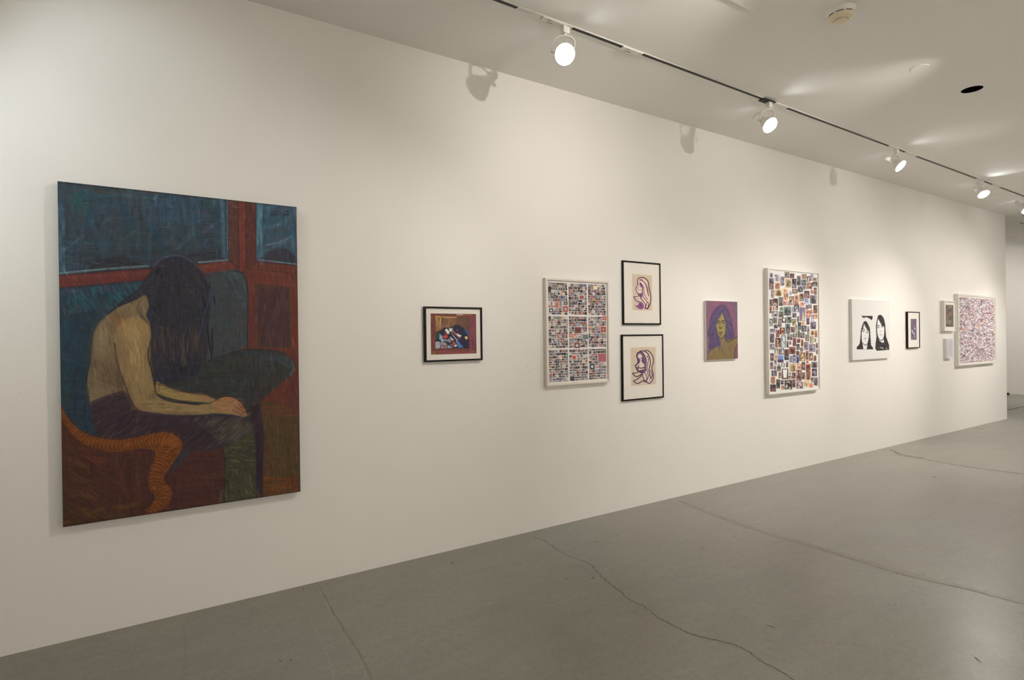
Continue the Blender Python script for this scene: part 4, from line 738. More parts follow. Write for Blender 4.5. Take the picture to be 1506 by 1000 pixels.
# tall white box frame with scattered snapshots
d = 0.049; rec = 0.010
T = frame_thing('framed_snapshot_collage', 5.7445, 6.7765, 0.903, 2.309, d, 0.017, rec, M['white_frame'], 'tall white-framed collage of separate colour snapshots scattered on white', 'framed collage', M['paper'])
xa, xb, za, zb = 5.768, 6.753, 0.927, 2.285
A = Art(xa, xb, za, zb, d-rec+0.001, 210, 340, (222, 216, 206), ref=(226, 217, 204), white=.82)
PAL = dict(k=(72, 62, 66), g=(144, 136, 136), l=(208, 202, 202), b=(134, 94, 74), r=(166, 86, 76), o=(222, 132, 88), s=(216, 168, 132), y=(214, 180, 108), t=(112, 128, 122), u=(106, 138, 196), p=(134, 112, 132), n=(130, 130, 90), w=(92, 66, 60), f=(232, 200, 160))
TILES = [(395, '65,110,170,240,lk 205,150,355,355,lg 60,268,185,580,pb 375,228,475,465,pg 490,98,620,258,np 640,140,750,262,kr 505,285,675,520,sn 695,285,810,540,kg 830,205,930,465,pk 968,160,1090,280,rn 945,305,1090,465,tk 1112,215,1190,365,ks 1205,165,1280,335,pl 1295,262,1370,362,bs 1255,378,1390,490,kg 1112,398,1245,560,bo 225,398,355,560,ob 212,585,412,760,yb 440,540,600,880,fo 112,605,195,805,pl 615,622,685,730,lu 700,568,840,690,bn 850,490,1000,650,pk 1015,488,1090,580,kl 1205,585,1280,695,sb 1300,530,1370,715,wr 1035,620,1170,815,kr 905,695,1015,900,bn 760,725,885,1020,sr 622,772,745,1010,bf 1045,835,1145,985,ul 1190,740,1372,970,gk 165,830,300,1140,ws 325,790,450,1030,tk'),
 (440, '75,10,148,185,wp 445,58,545,165,or 570,60,605,180,pl 70,205,128,385,rb 135,325,298,488,gl 358,230,448,315,tn 470,210,665,450,tk 675,190,750,370,lt 755,155,885,355,kl 910,85,1035,195,so 905,230,1055,600,pf 1078,165,1140,290,ws 1155,150,1240,255,pg 1085,315,1200,490,ro 1205,280,1260,400,sr 1290,170,1390,390,wo 325,340,455,500,tb 710,390,810,505,kp 835,470,885,620,gk 310,530,400,770,bt 415,515,530,650,wf 548,485,680,655,tn 700,545,808,730,ny 165,510,278,665,tb 75,545,148,750,kl 190,700,298,805,tk 855,640,940,845,kt 955,622,1045,712,yo 1090,510,1175,700,pk 1225,430,1290,600,pl 1310,420,1392,540,os 1205,625,1355,825,pk 960,735,1090,900,kg 1115,755,1170,990,gp 510,680,640,955,tk 660,768,768,920,rk 790,740,828,940,kl 358,790,490,975,wo 248,850,345,1050,rb 80,825,225,920,pg 850,860,910,1065,nk 1205,865,1310,990,yw 1320,865,1392,1055,ob'),
 (485, '75,105,200,355,pw 395,150,525,485,tl 565,130,695,280,kg 718,110,828,205,kt 925,80,1035,225,kp 1060,130,1165,315,nb 1190,170,1280,375,nl 1295,230,1370,340,fn 830,250,915,355,wr 940,262,1005,460,ow 715,228,805,445,rk 548,310,595,490,pk 600,300,685,410,lr 235,230,380,480,ko 80,390,205,545,pg 820,395,900,550,kt 1022,340,1148,560,gp 1170,400,1335,605,pg 1360,370,1405,505,wp 1360,545,1405,670,rp 612,475,790,672,rw 210,510,300,670,nl 322,520,395,690,pb 398,510,465,690,tl 480,540,600,700,bk 920,490,995,610,tr 815,585,880,710,kr 895,630,1055,865,by 1075,590,1148,825,rw 1170,645,1262,850,wy 1280,700,1370,860,sw 95,655,185,860,wp 212,700,280,830,os 298,715,452,900,uw 485,705,600,835,kt 625,720,698,900,up 718,700,788,920,wl 812,730,885,920,uk 1085,850,1148,920,ob 210,848,262,970,wl'),
 (530, '90,50,168,240,pr 285,90,375,165,lg 400,78,490,185,nl 512,25,600,190,lk 190,155,255,255,gt 285,170,378,295,wn 130,285,265,430,kg 622,95,800,310,yb 832,95,955,240,os 965,50,1050,265,kg 1072,95,1208,540,ow 1228,45,1392,205,gk 1245,230,1378,435,kp 415,235,585,515,wf 325,330,395,490,bs 620,345,660,410,kl 605,435,680,520,ks 700,340,790,500,wr 815,265,955,575,rg 962,335,1050,520,tw 1185,450,1225,520,so 1228,475,1280,610,wl 1298,475,1408,690,gk 110,455,225,640,ob 262,530,355,770,wt 375,545,465,665,gk 90,668,242,860,kr 400,705,470,800,bo 490,550,690,800,kf 705,530,785,745,bk 815,600,995,780,ps 1020,565,1165,730,ys 1178,640,1265,745,oo')]
r = np.random.RandomState(5)
for oy_, txt in TILES:
    for tk in txt.split():
        a_, b_, c_, e_, cc = tk.split(','); X_, Y_, X2, Y2 = [1128+float(a_)/18.825-.25, oy_+float(b_)/18.825-.25, 1128+float(c_)/18.825+.25, oy_+float(e_)/18.825+.25]
        c1, c2 = np.array(PAL[cc[0]], float), np.array(PAL[cc[1]], float); A.rect(X_, Y_, X2, Y2, c1, .4); w, h = X2-X_, Y2-Y_
        if cc == 'wf': A.poly([(X_+1.4, Y_+1.2), (X2-1.4, Y_+1.2), (X2-2.4, Y2-2), (X_+2.4, Y2-2)], (226, 222, 212), .5); continue
        if cc == 'uw': A.rect(X_, Y_+h*.58, X2, Y2, (84, 66, 84)); continue
        if cc == 'pf': A.poly([(X_+w*.5, Y_+h*.2), (X_+w*.75, Y_+h*.45), (X_+w*.95, Y2-1), (X_+w*.4, Y2-.5), (X_+w*.55, Y_+h*.6)], (206, 186, 136), .8); A.blob(X_+2, Y_+4, 3, 6, (96, 94, 140), .6); continue
        if cc == 'oo': continue
        # a central subject in the second colour, with a darker and a paler patch
        A.poly([(X_+w*.3, Y_+h*.25), (X_+w*.55, Y_+h*.12), (X_+w*.75, Y_+h*.3), (X_+w*.8, Y2-h*.08), (X_+w*.22, Y2-h*.1)], c2, .8, True, .85)
        for _ in range(2+int(w*h/14)):
            ww, hh = w*r.uniform(.15, .4), h*r.uniform(.12, .35); u, v = X_+r.uniform(.05, .9)*(w-ww), Y_+r.uniform(.05, .95)*(h-hh)
            A.rect(u, v, u+ww, v+hh, (c1*.45 if r.rand() < .55 else (c2+np.array([235, 220, 205.]))/2), .7, .65)
A.grain(2.5); A.build('print_sheet', T, rough=.45)

# two faces print on canvas
d = 0.035; X0, X1, Z0, Z1 = 7.554, 8.5545, 1.2305, 2.0125
T = canvas_thing('portrait_print_canvas', X0, X1, Z0, Z1, d, M['white_canvas'], 'white canvas printed in black with two long-haired faces side by side', 'canvas print')
A = Art(X0, X1, Z0, Z1, d, 150, 200, (218, 212, 202), ref=(224, 216, 204))
def Q(l): return [(1258+x/16.13, 458+y/16.13) for x, y in l]
K = (52, 44, 46)
A.poly(Q([(135, 105), (410, 105), (408, 160), (385, 210), (350, 180), (300, 150), (225, 130), (235, 155), (180, 150)]), K, .5)
A.poly(Q([(200, 240), (240, 225), (275, 250), (310, 320), (345, 400), (350, 500), (355, 600), (365, 700), (370, 800), (410, 850), (420, 900), (30, 900), (30, 850), (100, 770), (115, 640), (125, 500), (140, 400), (165, 320)]), K, .6)
A.poly(Q([(205, 300), (240, 370), (285, 440), (315, 480), (318, 580), (300, 700), (275, 770), (235, 790), (190, 760), (160, 720), (148, 620), (148, 500), (170, 430), (190, 370)]), (218, 214, 206), .6, True); A.poly(Q([(165, 740), (200, 790), (240, 800), (285, 780), (270, 895), (190, 900)]), (216, 212, 204), .6)
A.line(Q([(190, 770), (235, 800), (275, 780)]), .9, K, .9)
A.poly(Q([(535, 100), (590, 75), (640, 110), (680, 180), (705, 300), (715, 450), (730, 600), (770, 720), (800, 800), (800, 910), (510, 935), (470, 880), (480, 740), (500, 600), (490, 480), (485, 350), (505, 220)]), K, .6)
A.poly(Q([(540, 180), (575, 240), (620, 320), (680, 370), (685, 480), (675, 580), (650, 650), (610, 680), (560, 640), (530, 560), (515, 470), (512, 350), (525, 250)]), (218, 214, 206), .6, True); A.poly(Q([(550, 650), (610, 690), (670, 660), (680, 740), (630, 740), (575, 700)]), (212, 206, 198), .6); A.line(Q([(560, 650), (610, 690), (655, 665)]), .9, K, .9)
for x, y, rx, ry, al in [(190, 470, 1.5, 1.0, .95), (278, 500, 1.3, 1.0, .95), (235, 640, 1.6, .7, .8), (238, 580, .9, .5, .4), (232, 685, 1.0, .4, .5), (540, 380, 1.4, 1.0, .95), (632, 362, 1.4, .9, .95), (595, 470, 1.0, .6, .5), (598, 550, 2.0, .5, .6), (600, 580, 1.0, .4, .3)]: A.blob(1258+x/16.13, 458+y/16.13, rx, ry, K, al)
A.line(Q([(160, 425), (190, 415), (220, 435)]), 1.0, K, .9); A.line(Q([(262, 450), (290, 460)]), .8, K, .7); A.line(Q([(515, 340), (540, 328), (565, 345)]), 1.0, K, .9); A.line(Q([(615, 330), (650, 345)]), .9, K, .8)
A.brush(Q([(550, 200), (640, 120), (690, 300), (600, 290)]), 16, 60, 7, .8, [(120, 112, 112), (90, 80, 82)], .7, 10); A.brush(Q([(220, 260), (300, 330), (330, 450), (260, 400)]), 12, 62, 6, .8, [(110, 90, 96)], .6, 8); A.brush(Q([(490, 650), (600, 760), (760, 760), (780, 880), (500, 900)]), 30, 15, 7, 1, [(96, 88, 88), (70, 62, 64)], .6, 25)
A.line(Q([(590, 860), (640, 865)]), .9, (220, 216, 208), .9); A.blob(1258+648/16.13, 458+880/16.13, 1.1, .9, (220, 216, 208), .9); A.line(Q([(735, 860), (745, 900)]), .9, (210, 206, 198), .8); A.line(Q([(770, 700), (800, 770)]), .7, (214, 210, 202), .8)
A.grain(1.5); A.build('painted_surface', T, rough=.7, y_extra=.0006)

# small black frame with a violet print
d = 0.030; rec = 0.008
T = frame_thing('framed_violet_print', 9.0985, 9.479, 1.349, 1.8755, d, 0.013, rec, M['black_wood'], 'small narrow black-framed violet print with pale shapes, on a wide white mat', 'framed picture', M['mat'])
x0, x1, z0, z1 = art_rect((1339.4, 1347.9, 469, 499.8, 469, 499.8), d-rec)
A = Art(x0, x1, z0, z1, d-rec+.001, 44, 90, (112, 90, 112), ref=(224, 216, 203))
A.brush([(1338, 468), (1349, 468), (1349, 501), (1338, 501)], 40, 80, 8, 1.6, [(96, 78, 104), (128, 98, 116), (84, 78, 100), (120, 110, 128)], .5, 12)
def q(x, y): return (1325+x/14.28, 450+y/14.28)
A.line([q(235, 510), q(245, 550), q(268, 580), q(283, 590)], 1.8, (206, 190, 206), .9); A.line([q(290, 460), q(292, 490)], 1.3, (216, 206, 216), .9); A.blob(*q(280, 640), 1.0, 1.8, (210, 200, 212), .9); A.line([q(225, 570), q(250, 610), q(268, 650)], 1.2, (70, 54, 76), .8); A.blob(*q(230, 690), 1.6, 1.2, (160, 140, 160), .7); A.blob(*q(235, 320), 2, 3, (150, 128, 150), .3); A.grain(2)
A.build('print_sheet', T, rough=.5)

# small white box frame
d = 0.056; rec = 0.012
T = frame_thing('framed_small_collage', 10.2465, 10.6705, 1.589, 2.0585, d, 0.017, rec, M['white_frame'], 'small white box frame with a multicoloured picture, beside the far pink-speckled collage', 'framed picture', M['paper'])
x0, x1, z0, z1 = art_rect((1390.6, 1402.4, 448.2, 481.0, 448.4, 480.6), d-rec); x0 = max(x0, 10.272)
A = Art(x0, x1, z0, z1, d-rec+.001, 56, 100, (150, 130, 100), ref=(224, 216, 203))
A.rect(1391.2, 449.5, 1401.5, 479.8, (100, 92, 84)); rr = np.random.RandomState(3)
for _ in range(90):
    x, y = rr.uniform(1391, 1401), rr.uniform(449, 479); c = [(150, 130, 92), (84, 80, 80), (166, 92, 76), (110, 116, 104), (70, 66, 70), (176, 150, 120), (120, 112, 120)][rr.randint(7)]; A.blob(x, y, rr.uniform(.6, 1.6), rr.uniform(.6, 1.8), c, .6)
A.blob(1397, 452, 3, 2, (170, 146, 96), .7); A.blob(1392, 462, 1, 8, (176, 90, 66), .6); A.blob(1397, 462, 2.5, 3, (176, 110, 100), .6); A.blob(1396, 474, 4, 3, (156, 148, 140), .6); A.blob(1396, 457, 3, 1, (60, 60, 70), .6); A.grain(2)
A.build('picture_sheet', T, rough=.5)

# white block with a page of faint writing
bxx0, bxx1, bz0, bz1, d = 10.3475, 10.574, 1.166, 1.4745, 0.044
T = canvas_thing('text_page_panel', bxx0, bxx1, bz0, bz1, d, M['white_canvas'], 'small thick white panel with a page of faint writing, under the small white box frame', 'panel')
A = Art(bxx0, bxx1, bz0, bz1, d, 60, 110, (206, 200, 200), ref=(222, 214, 203))
rr = np.random.RandomState(9)
for k in range(13):
    z = bz1-0.03-k*0.0195; x = bxx0+0.03
    while x < bxx1-0.03:
        w = rr.uniform(.008, .03); a, b_ = project(np.array(x), np.array(-d), np.array(z)); c, e = project(np.array(x+w), np.array(-d), np.array(z)); A.line([(float(a), float(b_)), (float(c), float(e))], .5, (130, 122, 126), .55, .5); x += w+.008
A.grain(2); A.build('printed_page', T, rough=.6, y_extra=.0006)

# wide far collage
d = 0.056; rec = 0.010
T = frame_thing('framed_snapshot_collage', 10.7565, 12.3155, 1.035, 2.181, d, 0.030, rec, M['white_frame'], 'wide white-framed collage of tiny pinkish prints at the far end of the wall', 'framed collage', M['paper'])
xa, xb, za, zb = 10.800, 12.268, 1.073, 2.130
A = Art(xa, xb, za, zb, d-rec+.001, 170, 300, (206, 192, 196), ref=(222, 214, 204), white=.82)
rr = np.random.RandomState(21); lo_x, hi_x = A.PX.min(), A.PX.max()
for k in range(3800):
    x, y = rr.uniform(lo_x, hi_x), rr.uniform(A.PY.min(), A.PY.max())
    c = [(176, 116, 108), (206, 188, 188), (100, 84, 92), (150, 136, 146), (230, 222, 220), (170, 96, 84), (122, 112, 124), (196, 150, 140), (220, 208, 206), (128, 120, 140)][rr.randint(10)]
    w, h = rr.uniform(.7, 2.4), rr.uniform(.7, 1.8); A.rect(x, y, x+w, y+h, c, .4, .85)
for x, y, w, h, c in [(1442.5, 441.5, 1.6, 7, (110, 70, 96)), (1436, 480, 3.4, 3.4, (222, 176, 130)), (1458, 449, 2.6, 3, (176, 70, 76)), (1416.5, 519.5, 1.8, 1.4, (240, 240, 240)), (1416, 522, 2.4, 1.8, (60, 54, 70)), (1436, 489.5, 1.8, 2, (56, 46, 60)), (1439, 489.5, 1.5, 2, (56, 46, 60)), (1428, 485.5, 3, 2, (70, 58, 76)), (1451, 479, 3, 1.6, (90, 96, 150)), (1449, 460, 8, 2, (156, 92, 96)), (1412, 482, 4, 3, (190, 112, 96))]: A.rect(x, y, x+w, y+h, c, .5)
A.grain(5); A.build('print_sheet', T, rough=.45)

# pins and old label marks
pins = [(31, 576.5, .004, 'tiny white pin with a shadow in the wall left of the big painting'), (588, 549, .003, 'tiny dark pin hole mark in the wall left of the small abstract picture'), (779, 532, .003, 'topmost of three tiny marks left of the nine-sheet collage'), (774.6, 539, .003, 'middle one of three tiny marks left of the nine-sheet collage'),
        (779, 546.4, .003, 'lowest of three tiny marks left of the nine-sheet collage'), (1019, 528, .003, 'tiny mark in the wall left of the ochre and violet portrait'), (1109.5, 524, .003, 'tiny mark in the wall between portrait and tall snapshot collage'), (1239, 518, .003, 'tiny mark in the wall left of the two-faces canvas'), (1324.5, 514.5, .004, 'tiny mark in the wall left of the narrow black frame')]
for i, (px, py, rr_, lab) in enumerate(pins):
    q = wall(px, py); bm = bmesh.new()
    mt = Matrix.Rotation(math.pi/2, 4, 'X')
    L_ = .012 if i == 0 else .003
    lathe(bm, [(rr_*.4, 0), (rr_*.4, L_*.6), (rr_, L_*.7), (rr_*.9, L_), (rr_*.3, L_*1.1)], 12, mt)
    o = link_bm('wall_pin', bm, M['white_metal'] if i == 0 else M['steel'], None, True, (q[0], 0, q[2])); tag(o, lab, 'pin', 'pins and marks left in the wall')
# dark object peeking out past the wall's far end
bx0 = (XE+0.0, XE+0.05)
o = bx('small_dark_object', (-0.035, 0.035, -0.02, 0.02, 0, 0.06), M['black'], None, .004)
q = plane_z(1482.2, 581.0, 0.0); o.location = (q[0], q[1], 0); tag(o, 'small dark object on the floor just past the far end of the wall', 'door stop')
# ------------------------------------------------------------------ ceiling track, heads, detector, plates
TA = math.atan2(0.105, 9.5)
TB = (1.2, -0.812)                                  # origin of the track line
def on_track(px, py, h=HC):
    q = plane_z(px, py, h); return (q[0]-TB[0])/math.cos(TA)
TR = empty('lighting_track', (TB[0], TB[1], HC)); TR.rotation_euler.z = TA
tag(TR, 'long white ceiling track with a black slot carrying the lit lamp heads', 'lighting track')
RW, RH, LEN = 0.036, 0.007, 15.0-1.2-2.3
def rail(parent, x0, x1):
    bm = bmesh.new(); sec = [(-RW/2, 0), (-RW/2, -RH), (-0.0130, -RH), (-0.0130, -0.002), (0.0130, -0.002), (0.0130, -RH), (RW/2, -RH), (RW/2, 0)]
    a = [bm.verts.new((x0, y, z)) for y, z in sec]; b = [bm.verts.new((x1, y, z)) for y, z in sec]; n = len(sec)
    for i in range(n): bm.faces.new((a[i], a[(i+1) % n], b[(i+1) % n], b[i]))
    bm.faces.new(a); bm.faces.new(list(reversed(b))); bmesh.ops.recalc_face_normals(bm, faces=bm.faces[:])
    return link_bm('rail', bm, M['rail'], parent)
rail(TR, 0.0, LEN)
def slot(parent, x0, x1): return bx('conductor_slot', (x0, x1, -0.0129, 0.0129, -RH-0.0006, -0.002), M['black'], parent)
segs = [((722, 0), (762, 10)), ((845, 39), (918, 68)), ((943, 78), (1120, 146)), ((1160, 158), (1313, 213)), ((1326, 218), (1338, 222)), ((1354, 228), (1440, 262)), ((1449, 266), (1462, 271)), ((1472, 275), (1530, 299))]
ends = [[on_track(*a, HC-RH), on_track(*b, HC-RH)] for a, b in segs]; ends[0][0] = 0.02; ends[-1][1] = LEN-.02
for a, b in ends: slot(TR, a, b)
for (a, b), (c, e) in zip(ends, ends[1:]):          # white blanking covers in the gaps
    bx('cover_plate', (b+.002, c-.002, -0.0140, 0.0140, -RH-0.0015, -RH+0.004), M['rail'], TR, .0004)
# joint/feed fittings: a white feed with slots before head one, a white joiner, a black live-end feed
def joiner(x, L_, material, slots=True):
    hy, hz = (.021, .010) if slots else (.034, .010)
    o = bx('joiner', (x-L_/2, x+L_/2, -hy, hy, -RH-hz, -RH-0.0015), material, TR, .002)
    if slots:
        for dx, dy, w in ((-.25, .013, .26), (-.30, -.014, .16), (.36, -.010, .06)):
            bx('fixing_slot', (x+dx*L_, x+(dx+w)*L_, dy-.002, dy+.002, -RH-0.0108, -RH-0.0095), M['grille_slot'], o)
    return o
joiner(on_track(930.5, 73, HC-RH), .20, M['rail']); joiner(on_track(815, 31, HC-RH), .20, M['rail']); joiner(on_track(1129, 148, HC-RH), .17, M['black'], False)
for px, py in ((770, 13), (775, 15), (802, 25)):
    x = on_track(px, py, HC-RH); bm = bmesh.new(); lathe(bm, [(.0025, 0), (.0025, .002), (.001, .0025)], 10, Matrix.Translation((x, 0.002, -RH-.0015)) @ Matrix.Rotation(math.pi, 4, 'X')); link_bm('screw', bm, M['grille_slot'], TR)

def toward(d): return Vector(d).normalized()
HSC = 1.15
def sp(l): return [(r*HSC, h*HSC) for r, h in l]
def head(px, tx, lens_px, face, down, label, with_black=False):
    """track head: adapter, gimbal yoke, flared housing with a lit lens; face = how squarely the lens faces the camera"""
    a = Vector((TB[0]+tx*math.cos(TA), TB[1]+tx*math.sin(TA), HC-RH-.0105))
    T = empty('track_spotlight', a)
    lens = Vector(plane_y(*lens_px, a.y))
    vr = Vector(ray(*lens_px)).normalized(); right = Vector((AR[0], AR[1], AR[2]))
    side = math.sqrt(max(0, 1-face*face-down*down)); D = (-vr*face+right*side+Vector((0, 0, -down))).normalized()
    piv = lens-D*0.075*HSC-a
    bx('adapter', (-.026, .026, -.020, .020, -.045, 0), M['white_metal'], T, .003)
    bm = bmesh.new(); lathe(bm, [(.012, -.045), (.012, -.058), (.010, -.060)], 20); link_bm('swivel_stem', bm, M['white_metal'], T, True)
    # yoke: U strap in the plane holding the horizontal pivot axis
    ax = Vector((-D.y, D.x, 0)).normalized(); R_ = .066*HSC; top = -.060; bm = bmesh.new(); path = []
    pz = piv.z; nh = D.cross(ax).normalized(); fw = Vector((ax.y, -ax.x, 0))
    off = Vector((piv.x, piv.y, 0))
    for t_ in range(0, 25):
        an = math.pi*t_/24; u = -math.cos(an)*R_; v = math.sin(an)*min(R_*.5, abs(top-pz)*.5); zb_ = top-min(R_*.5, abs(top-pz)*.5)
        path.append((u, zb_+v))
    path = [(-R_, pz)]+path+[(R_, pz)]
    ring = []
    for u, z in path:
        k = (z-pz)/(top-pz); base = off*(1-k)
        ring.append((u, z, base))
    prev = None; hw, th = .012, .0028
    for i, (u, z, base) in enumerate(ring):
        u0, z0_, _ = ring[max(i-1, 0)]; u1, z1_, _ = ring[min(i+1, len(ring)-1)]; tx_, tz_ = u1-u0, z1_-z0_; l = math.hypot(tx_, tz_) or 1; nx_, nz_ = -tz_/l, tx_/l
        vs = []
        for sa, sb_ in ((-1, -1), (1, -1), (1, 1), (-1, 1)):
            p = base+ax*(u+nx_*th*sb_)+fw*(hw*sa)+Vector((0, 0, z+nz_*th*sb_)); vs.append(bm.verts.new(p))
        if prev:
            for k in range(4): bm.faces.new((prev[k], prev[(k+1) % 4], vs[(k+1) % 4], vs[k]))
        else: bm.faces.new(vs)
        prev = vs
    bm.faces.new(list(reversed(prev))); bmesh.ops.recalc_face_normals(bm, faces=bm.faces[:]); link_bm('yoke', bm, M['white_metal'], T)
    rot = D.to_track_quat('Z', 'Y').to_matrix().to_4x4(); mt = Matrix.Translation(piv) @ rot
    bm = bmesh.new(); lathe(bm, sp([(.014, -.122), (.023, -.117), (.0245, -.070), (.020, -.062), (.020, -.040), (.026, -.030), (.032, -.010), (.044, .018), (.056, .048), (.061, .066), (.061, .074), (.058, .074), (.057, .066)]), 40, mt, cap1=False)
    hs = link_bm('lamp_housing', bm, M['white_metal'], T, True)
    bm = bmesh.new(); lathe(bm, sp([(.0565, .066), (.054, .070), (.040, .0745), (.020, .077), (.0005, .0778)]), 40, mt, cap0=False); link_bm('lens', bm, M['lens'], T, True)
    for sgn in (-1, 1):
        bm = bmesh.new(); q = ax.to_track_quat('Z', 'Y').to_matrix().to_4x4(); lathe(bm, [(.004, .040), (.004, R_-.001), (.011, R_), (.012, R_+.010), (.010, R_+.012)] if sgn > 0 else [(.004, .040), (.004, R_-.001), (.006, R_), (.006, R_+.004)], 16, Matrix.Translation(piv) @ q @ (Matrix.Identity(4) if sgn > 0 else Matrix.Rotation(math.pi, 4, 'X'))); link_bm('pivot_knob' if sgn > 0 else 'pivot_bolt', bm, M['white_metal'], T, True)
    rear = piv-D*.118*HSC; s_ = Vector((0, 0, -.03)); md = (rear+s_)*.5+ax*.03-D*.03
    pts = catmull([tuple(s_+fw*.005), tuple(s_*.6+md*.4+ax*.012), tuple(md), tuple(rear-D*.012+Vector((0, 0, .01))), tuple(rear)], 6)
    bm = bmesh.new(); tube(bm, pts, .0028, 8); link_bm('cable', bm, M['white_metal'], T, True)
    tag(T, label, 'spotlight', 'lit lamp heads on the ceiling track')
    return T, a+piv, D, a
HEADS = []
for lp, mp, face, down, lab in [((831, 80), (832, 38), .97, .10, 'nearest and largest lit white lamp head on the track, lens facing straight out'),
                      ((1133, 184.5), (1131, 150), .76, .36, 'second lit white lamp head along the track, hanging under the black fitting'),
                      ((1325, 244.5), (1320, 219), .62, .40, 'third lit white lamp head along the track, lens turned right'),
                      ((1447, 286), (1443, 266), .70, .58, 'fourth lit white lamp head, above the far end of the wall'),
                      ((1510, 309), (1508, 292), .68, .45, 'farthest lit white lamp head, cut off by the right picture edge')]:
    HEADS.append(head(None, on_track(*mp, HC-RH-.005), lp, face, down, lab, 'second' in lab))
# second, farther track beyond the wall's end
q = plane_z(1502.5, 327.5, HC-RH)
T2_ = empty('lighting_track', (q[0], q[1]+.02, HC)); T2_.rotation_euler.z = TA; tag(T2_, 'short stub of a farther ceiling track past the end of the wall', 'lighting track')
rail(T2_, 0, 2.4); slot(T2_, 0.0, 2.38)
# smoke detector
q = plane_z(1236.5, 15, HC); DT = empty('smoke_detector', (q[0], q[1], HC)); tag(DT, 'round cream and white smoke detector on the ceiling', 'smoke detector')
DN = Matrix.Rotation(math.pi, 4, 'X') @ Matrix.Diagonal((1, 1, 1.3, 1))
bm = bmesh.new(); lathe(bm, [(.086, 0), (.086, .004), (.080, .006), (.079, .014), (.076, .016), (.0775, .018), (.078, .026)], 56, DN, cap1=False); link_bm('base', bm, M['detector_white'], DT, True)
bm = bmesh.new(); lathe(bm, [(.0735, .016), (.0735, .030)], 56, DN, cap0=False, cap1=False); link_bm('vent_slot', bm, M['grille_slot'], DT, True)
for k in range(8):
    bm = bmesh.new(); an = k*math.pi/4; m_ = DN @ Matrix.Rotation(an, 4, 'Z') @ Matrix.Translation((.0755, 0, .028)); vs = []
    for p in ((-.003, -.006, -.003), (.002, -.006, -.003), (.002, .006, -.003), (-.003, .006, -.003), (-.003, -.006, .003), (.002, -.006, .003), (.002, .006, .003), (-.003, .006, .003)): vs.append(bm.verts.new(m_ @ Vector(p)))
    for f in ((0, 3, 2, 1), (4, 5, 6, 7), (0, 1, 5, 4), (1, 2, 6, 5), (2, 3, 7, 6), (3, 0, 4, 7)): bm.faces.new([vs[i] for i in f])
    bmesh.ops.recalc_face_normals(bm, faces=bm.faces[:]); link_bm('vent_rib', bm, M['detector_white'], DT)
bm = bmesh.new(); lathe(bm, [(.0775, .0300), (.0765, .034), (.070, .041), (.058, .047), (.045, .050), (.044, .052)], 56, DN, cap0=True, cap1=False); link_bm('cover', bm, M['cream'], DT, True)
bm = bmesh.new(); lathe(bm, [(.0425, .046), (.0425, .0525)], 48, DN, cap0=False, cap1=False); link_bm('cap_groove', bm, M['grille_slot'], DT, True)
bm = bmesh.new(); lathe(bm, [(.041, .048), (.041, .0545), (.037, .057), (.020, .0585), (.0005, .059)], 48, DN, cap0=False); link_bm('cap', bm, M['cream'], DT, True)
# round blanking plate and square access panel
q = plane_z(1353, 99.5, HC); bm = bmesh.new(); lathe(bm, [(.061, 0), (.061, .003), (.058, .0045), (.0005, .0045)], 48, DN, cap0=False)
o = link_bm('ceiling_cover_plate', bm, M['ceil'], None, False, (q[0], q[1], HC)); tag(o, 'flush round white cover plate on the ceiling, left of the black opening', 'cover plate')
q = plane_z(1103, 15.5, HC-.014); o = bx('ceiling_access_panel', (-.34, 0, -.34, 0, -.014, 0), M['ceil'], None, .002); o.location = (q[0], q[1], HC); tag(o, 'corner of a square white panel fixed to the ceiling at the top edge', 'access panel')
# ------------------------------------------------------------------ light
WARM = (1.0, 0.93, 0.86); COOL = (0.93, 0.985, 1.0)
def spot(name, loc, target, w, size, blend=1.0, col=WARM, r=0.05):
    l = bpy.data.lights.new(name, 'SPOT'); l.energy = w; l.spot_size = math.radians(size); l.spot_blend = blend; l.color = col; l.shadow_soft_size = r
    o = bpy.data.objects.new(name, l); C.objects.link(o); o.location = loc
    o.rotation_euler = (Vector(target)-Vector(loc)).to_track_quat('-Z', 'Y').to_euler(); return o
# wall-washing heads on the parallel track behind the camera (off frame)
for x, tx, tz, w, sz in [(2.84, 0.2, 0.8, 150, 72), (9.9, 8.1, 0.8, 219, 60), (12.3, 12.3, 0.8, 146, 60), (7.3, 5.5, 0.8, 128, 60), (12.3, 10.5, 0.8, 127, 90), (5.1, 3.9, 0.8, 90, 60), (2.84, 2.84, 2.9, 84, 76), (12.3, 11.7, 0.8, 81, 120), (7.3, 5.5, 1.5, 71, 60), (5.1, 4.5, 0.8, 68, 60), (7.3, 7.3, 2.3, 54, 90), (5.1, 5.1, 2.9, 54, 76), (9.9, 6.9, 0.8, 53, 60), (9.9, 9.9, 0.8, 47, 120), (7.3, 6.7, 0.8, 44, 60), (9.9, 9.3, 0.8, 42, 120), (9.9, 7.5, 1.5, 39, 60), (2.84, 2.84, 2.3, 37, 60), (12.3, 12.3, 0.8, 21, 90), (5.1, 5.1, 0.8, 11, 90), (2.84, 2.84, 1.5, 7, 60)]:
    spot('wash_light', (x, -2.45, 3.42), (tx, 0, tz), w, sz, r=.015)
spot('wash_light', (9.9, -2.45, 3.42), (10.0, 0, 0.6), 30, 60, r=.015)
# cool wall-washers near the left end of the front track (off frame)
for x, tx, tz, w, sz in [(-1.8, -1.3, 2.5, 70, 60), (-1.0, 0.0, 2.9, 28, 60), (-1.8, -0.9, 2.5, 25, 60), (-1.4, -0.9, 2.5, 22, 60)]:
    spot('cool_wash_light', (x, -1.05, 3.45), (tx, 0, tz), w*1.12, sz, 1.0, COOL, .02)
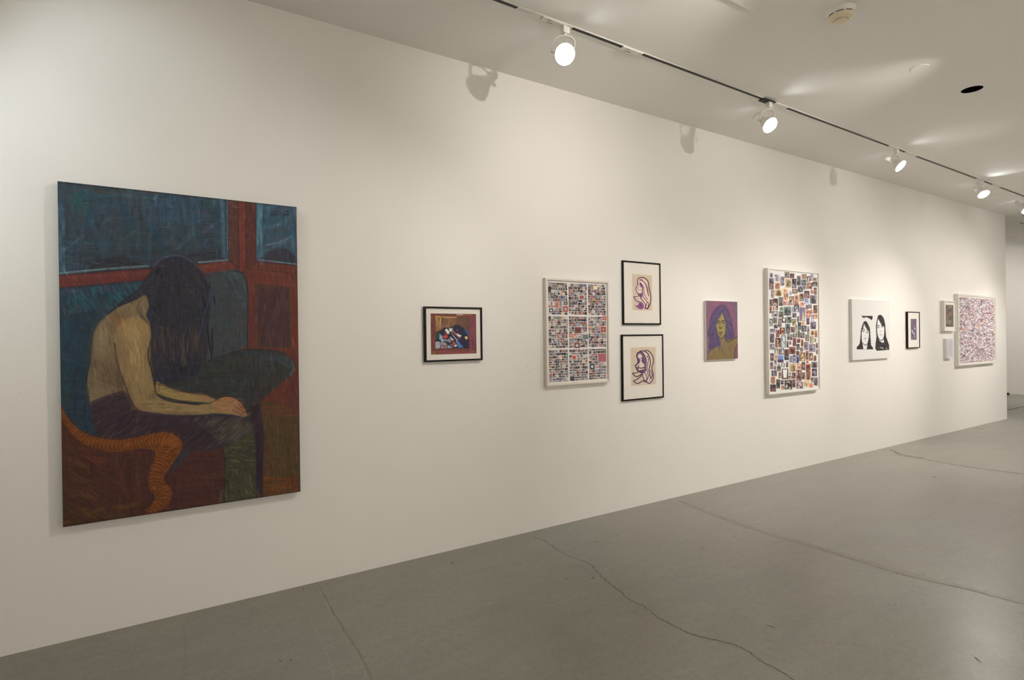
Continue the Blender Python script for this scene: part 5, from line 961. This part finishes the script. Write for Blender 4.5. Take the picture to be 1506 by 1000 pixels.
# visible heads: their own beams and the light that leaks from the open rear up to the ceiling
for i, (T, p, D, a) in enumerate(HEADS):
    spot('lamp_beam', p+D*.10, p+D*2, (90, 120, 150, 150, 120)[i], 100, .9, WARM, .05)
LK = [(0, (950, 8), .5), (0, (690, 78), .2), (1, (1270, 97), 1.0), (1, (1040, 182), .5), (2, (1440, 186), .9), (2, (1260, 243), .5), (3, (1540, 232), 3.2), (3, (1390, 281), .5), (4, (1470, 301), .6)]
for i, tp, w in LK:
    T, p, D, a = HEADS[i]; tg = Vector(plane_z(*tp, HC)); o = Vector((a.x, a.y, HC-.12)); dr = (tg-o).normalized()
    spot('lamp_leak', o+Vector((dr.x, dr.y, 0)).normalized()*.09, tg, w*1.3, 100, 1.0, COOL, .06)
# unseen gallery spots added for bounce light and to lift the far end
for x, y, tx, ty, tz, w in [(0, -6.2, 0, -9, 1.6, 520), (4, -6.2, 4, -9, 1.6, 385), (8, -6.2, 8, -9, 1.6, 385), (12, -6.2, 12, -9, 1.6, 385), (-2.5, -5.5, -5, -5, 1.6, 260),
                      (0, -6.2, 0, -7, 0, 800), (4, -6.2, 4, -7, 0, 570), (8, -6.2, 8, -7, 0, 570), (12, -6.2, 12, -7, 0, 570),
                      (15.5, -4.5, 18.2, -4.5, 1.6, 385), (15.5, -1, 18.2, 0.5, 0.6, 230), (15.6, 2.6, 18.2, 2.0, 0.8, 200)]:
    spot('room_light', (x, y, 3.45 if y < 1 else 4.3), (tx, ty, tz), w, 110)
# a head farther back over the room, mirrored in the polished floor at the lower right
P_ = plane_z(1440, 975, 0.0); d_ = P_-CAM; k_ = 3.45/CAM[2]
spot('room_light', (P_[0]+d_[0]*k_, P_[1]+d_[1]*k_, 3.45), (P_[0]+d_[0]*k_*.3, P_[1]+d_[1]*k_*.3, 0), 14, 80, 1.0, COOL, .09)
w = bpy.data.worlds.new('world'); SC.world = w; w.use_nodes = True
w.node_tree.nodes['Background'].inputs['Color'].default_value = (0.9, 0.92, 1.0, 1); w.node_tree.nodes['Background'].inputs['Strength'].default_value = 0.02
SC.view_settings.view_transform = 'Standard'; SC.view_settings.look = 'None'; SC.view_settings.gamma = 1; SC.view_settings.exposure = 0.07
SC.cycles.max_bounces = 10; SC.cycles.diffuse_bounces = 6; SC.cycles.glossy_bounces = 4
SC.cycles.use_denoising = True; SC.cycles.sample_clamp_indirect = 4.0
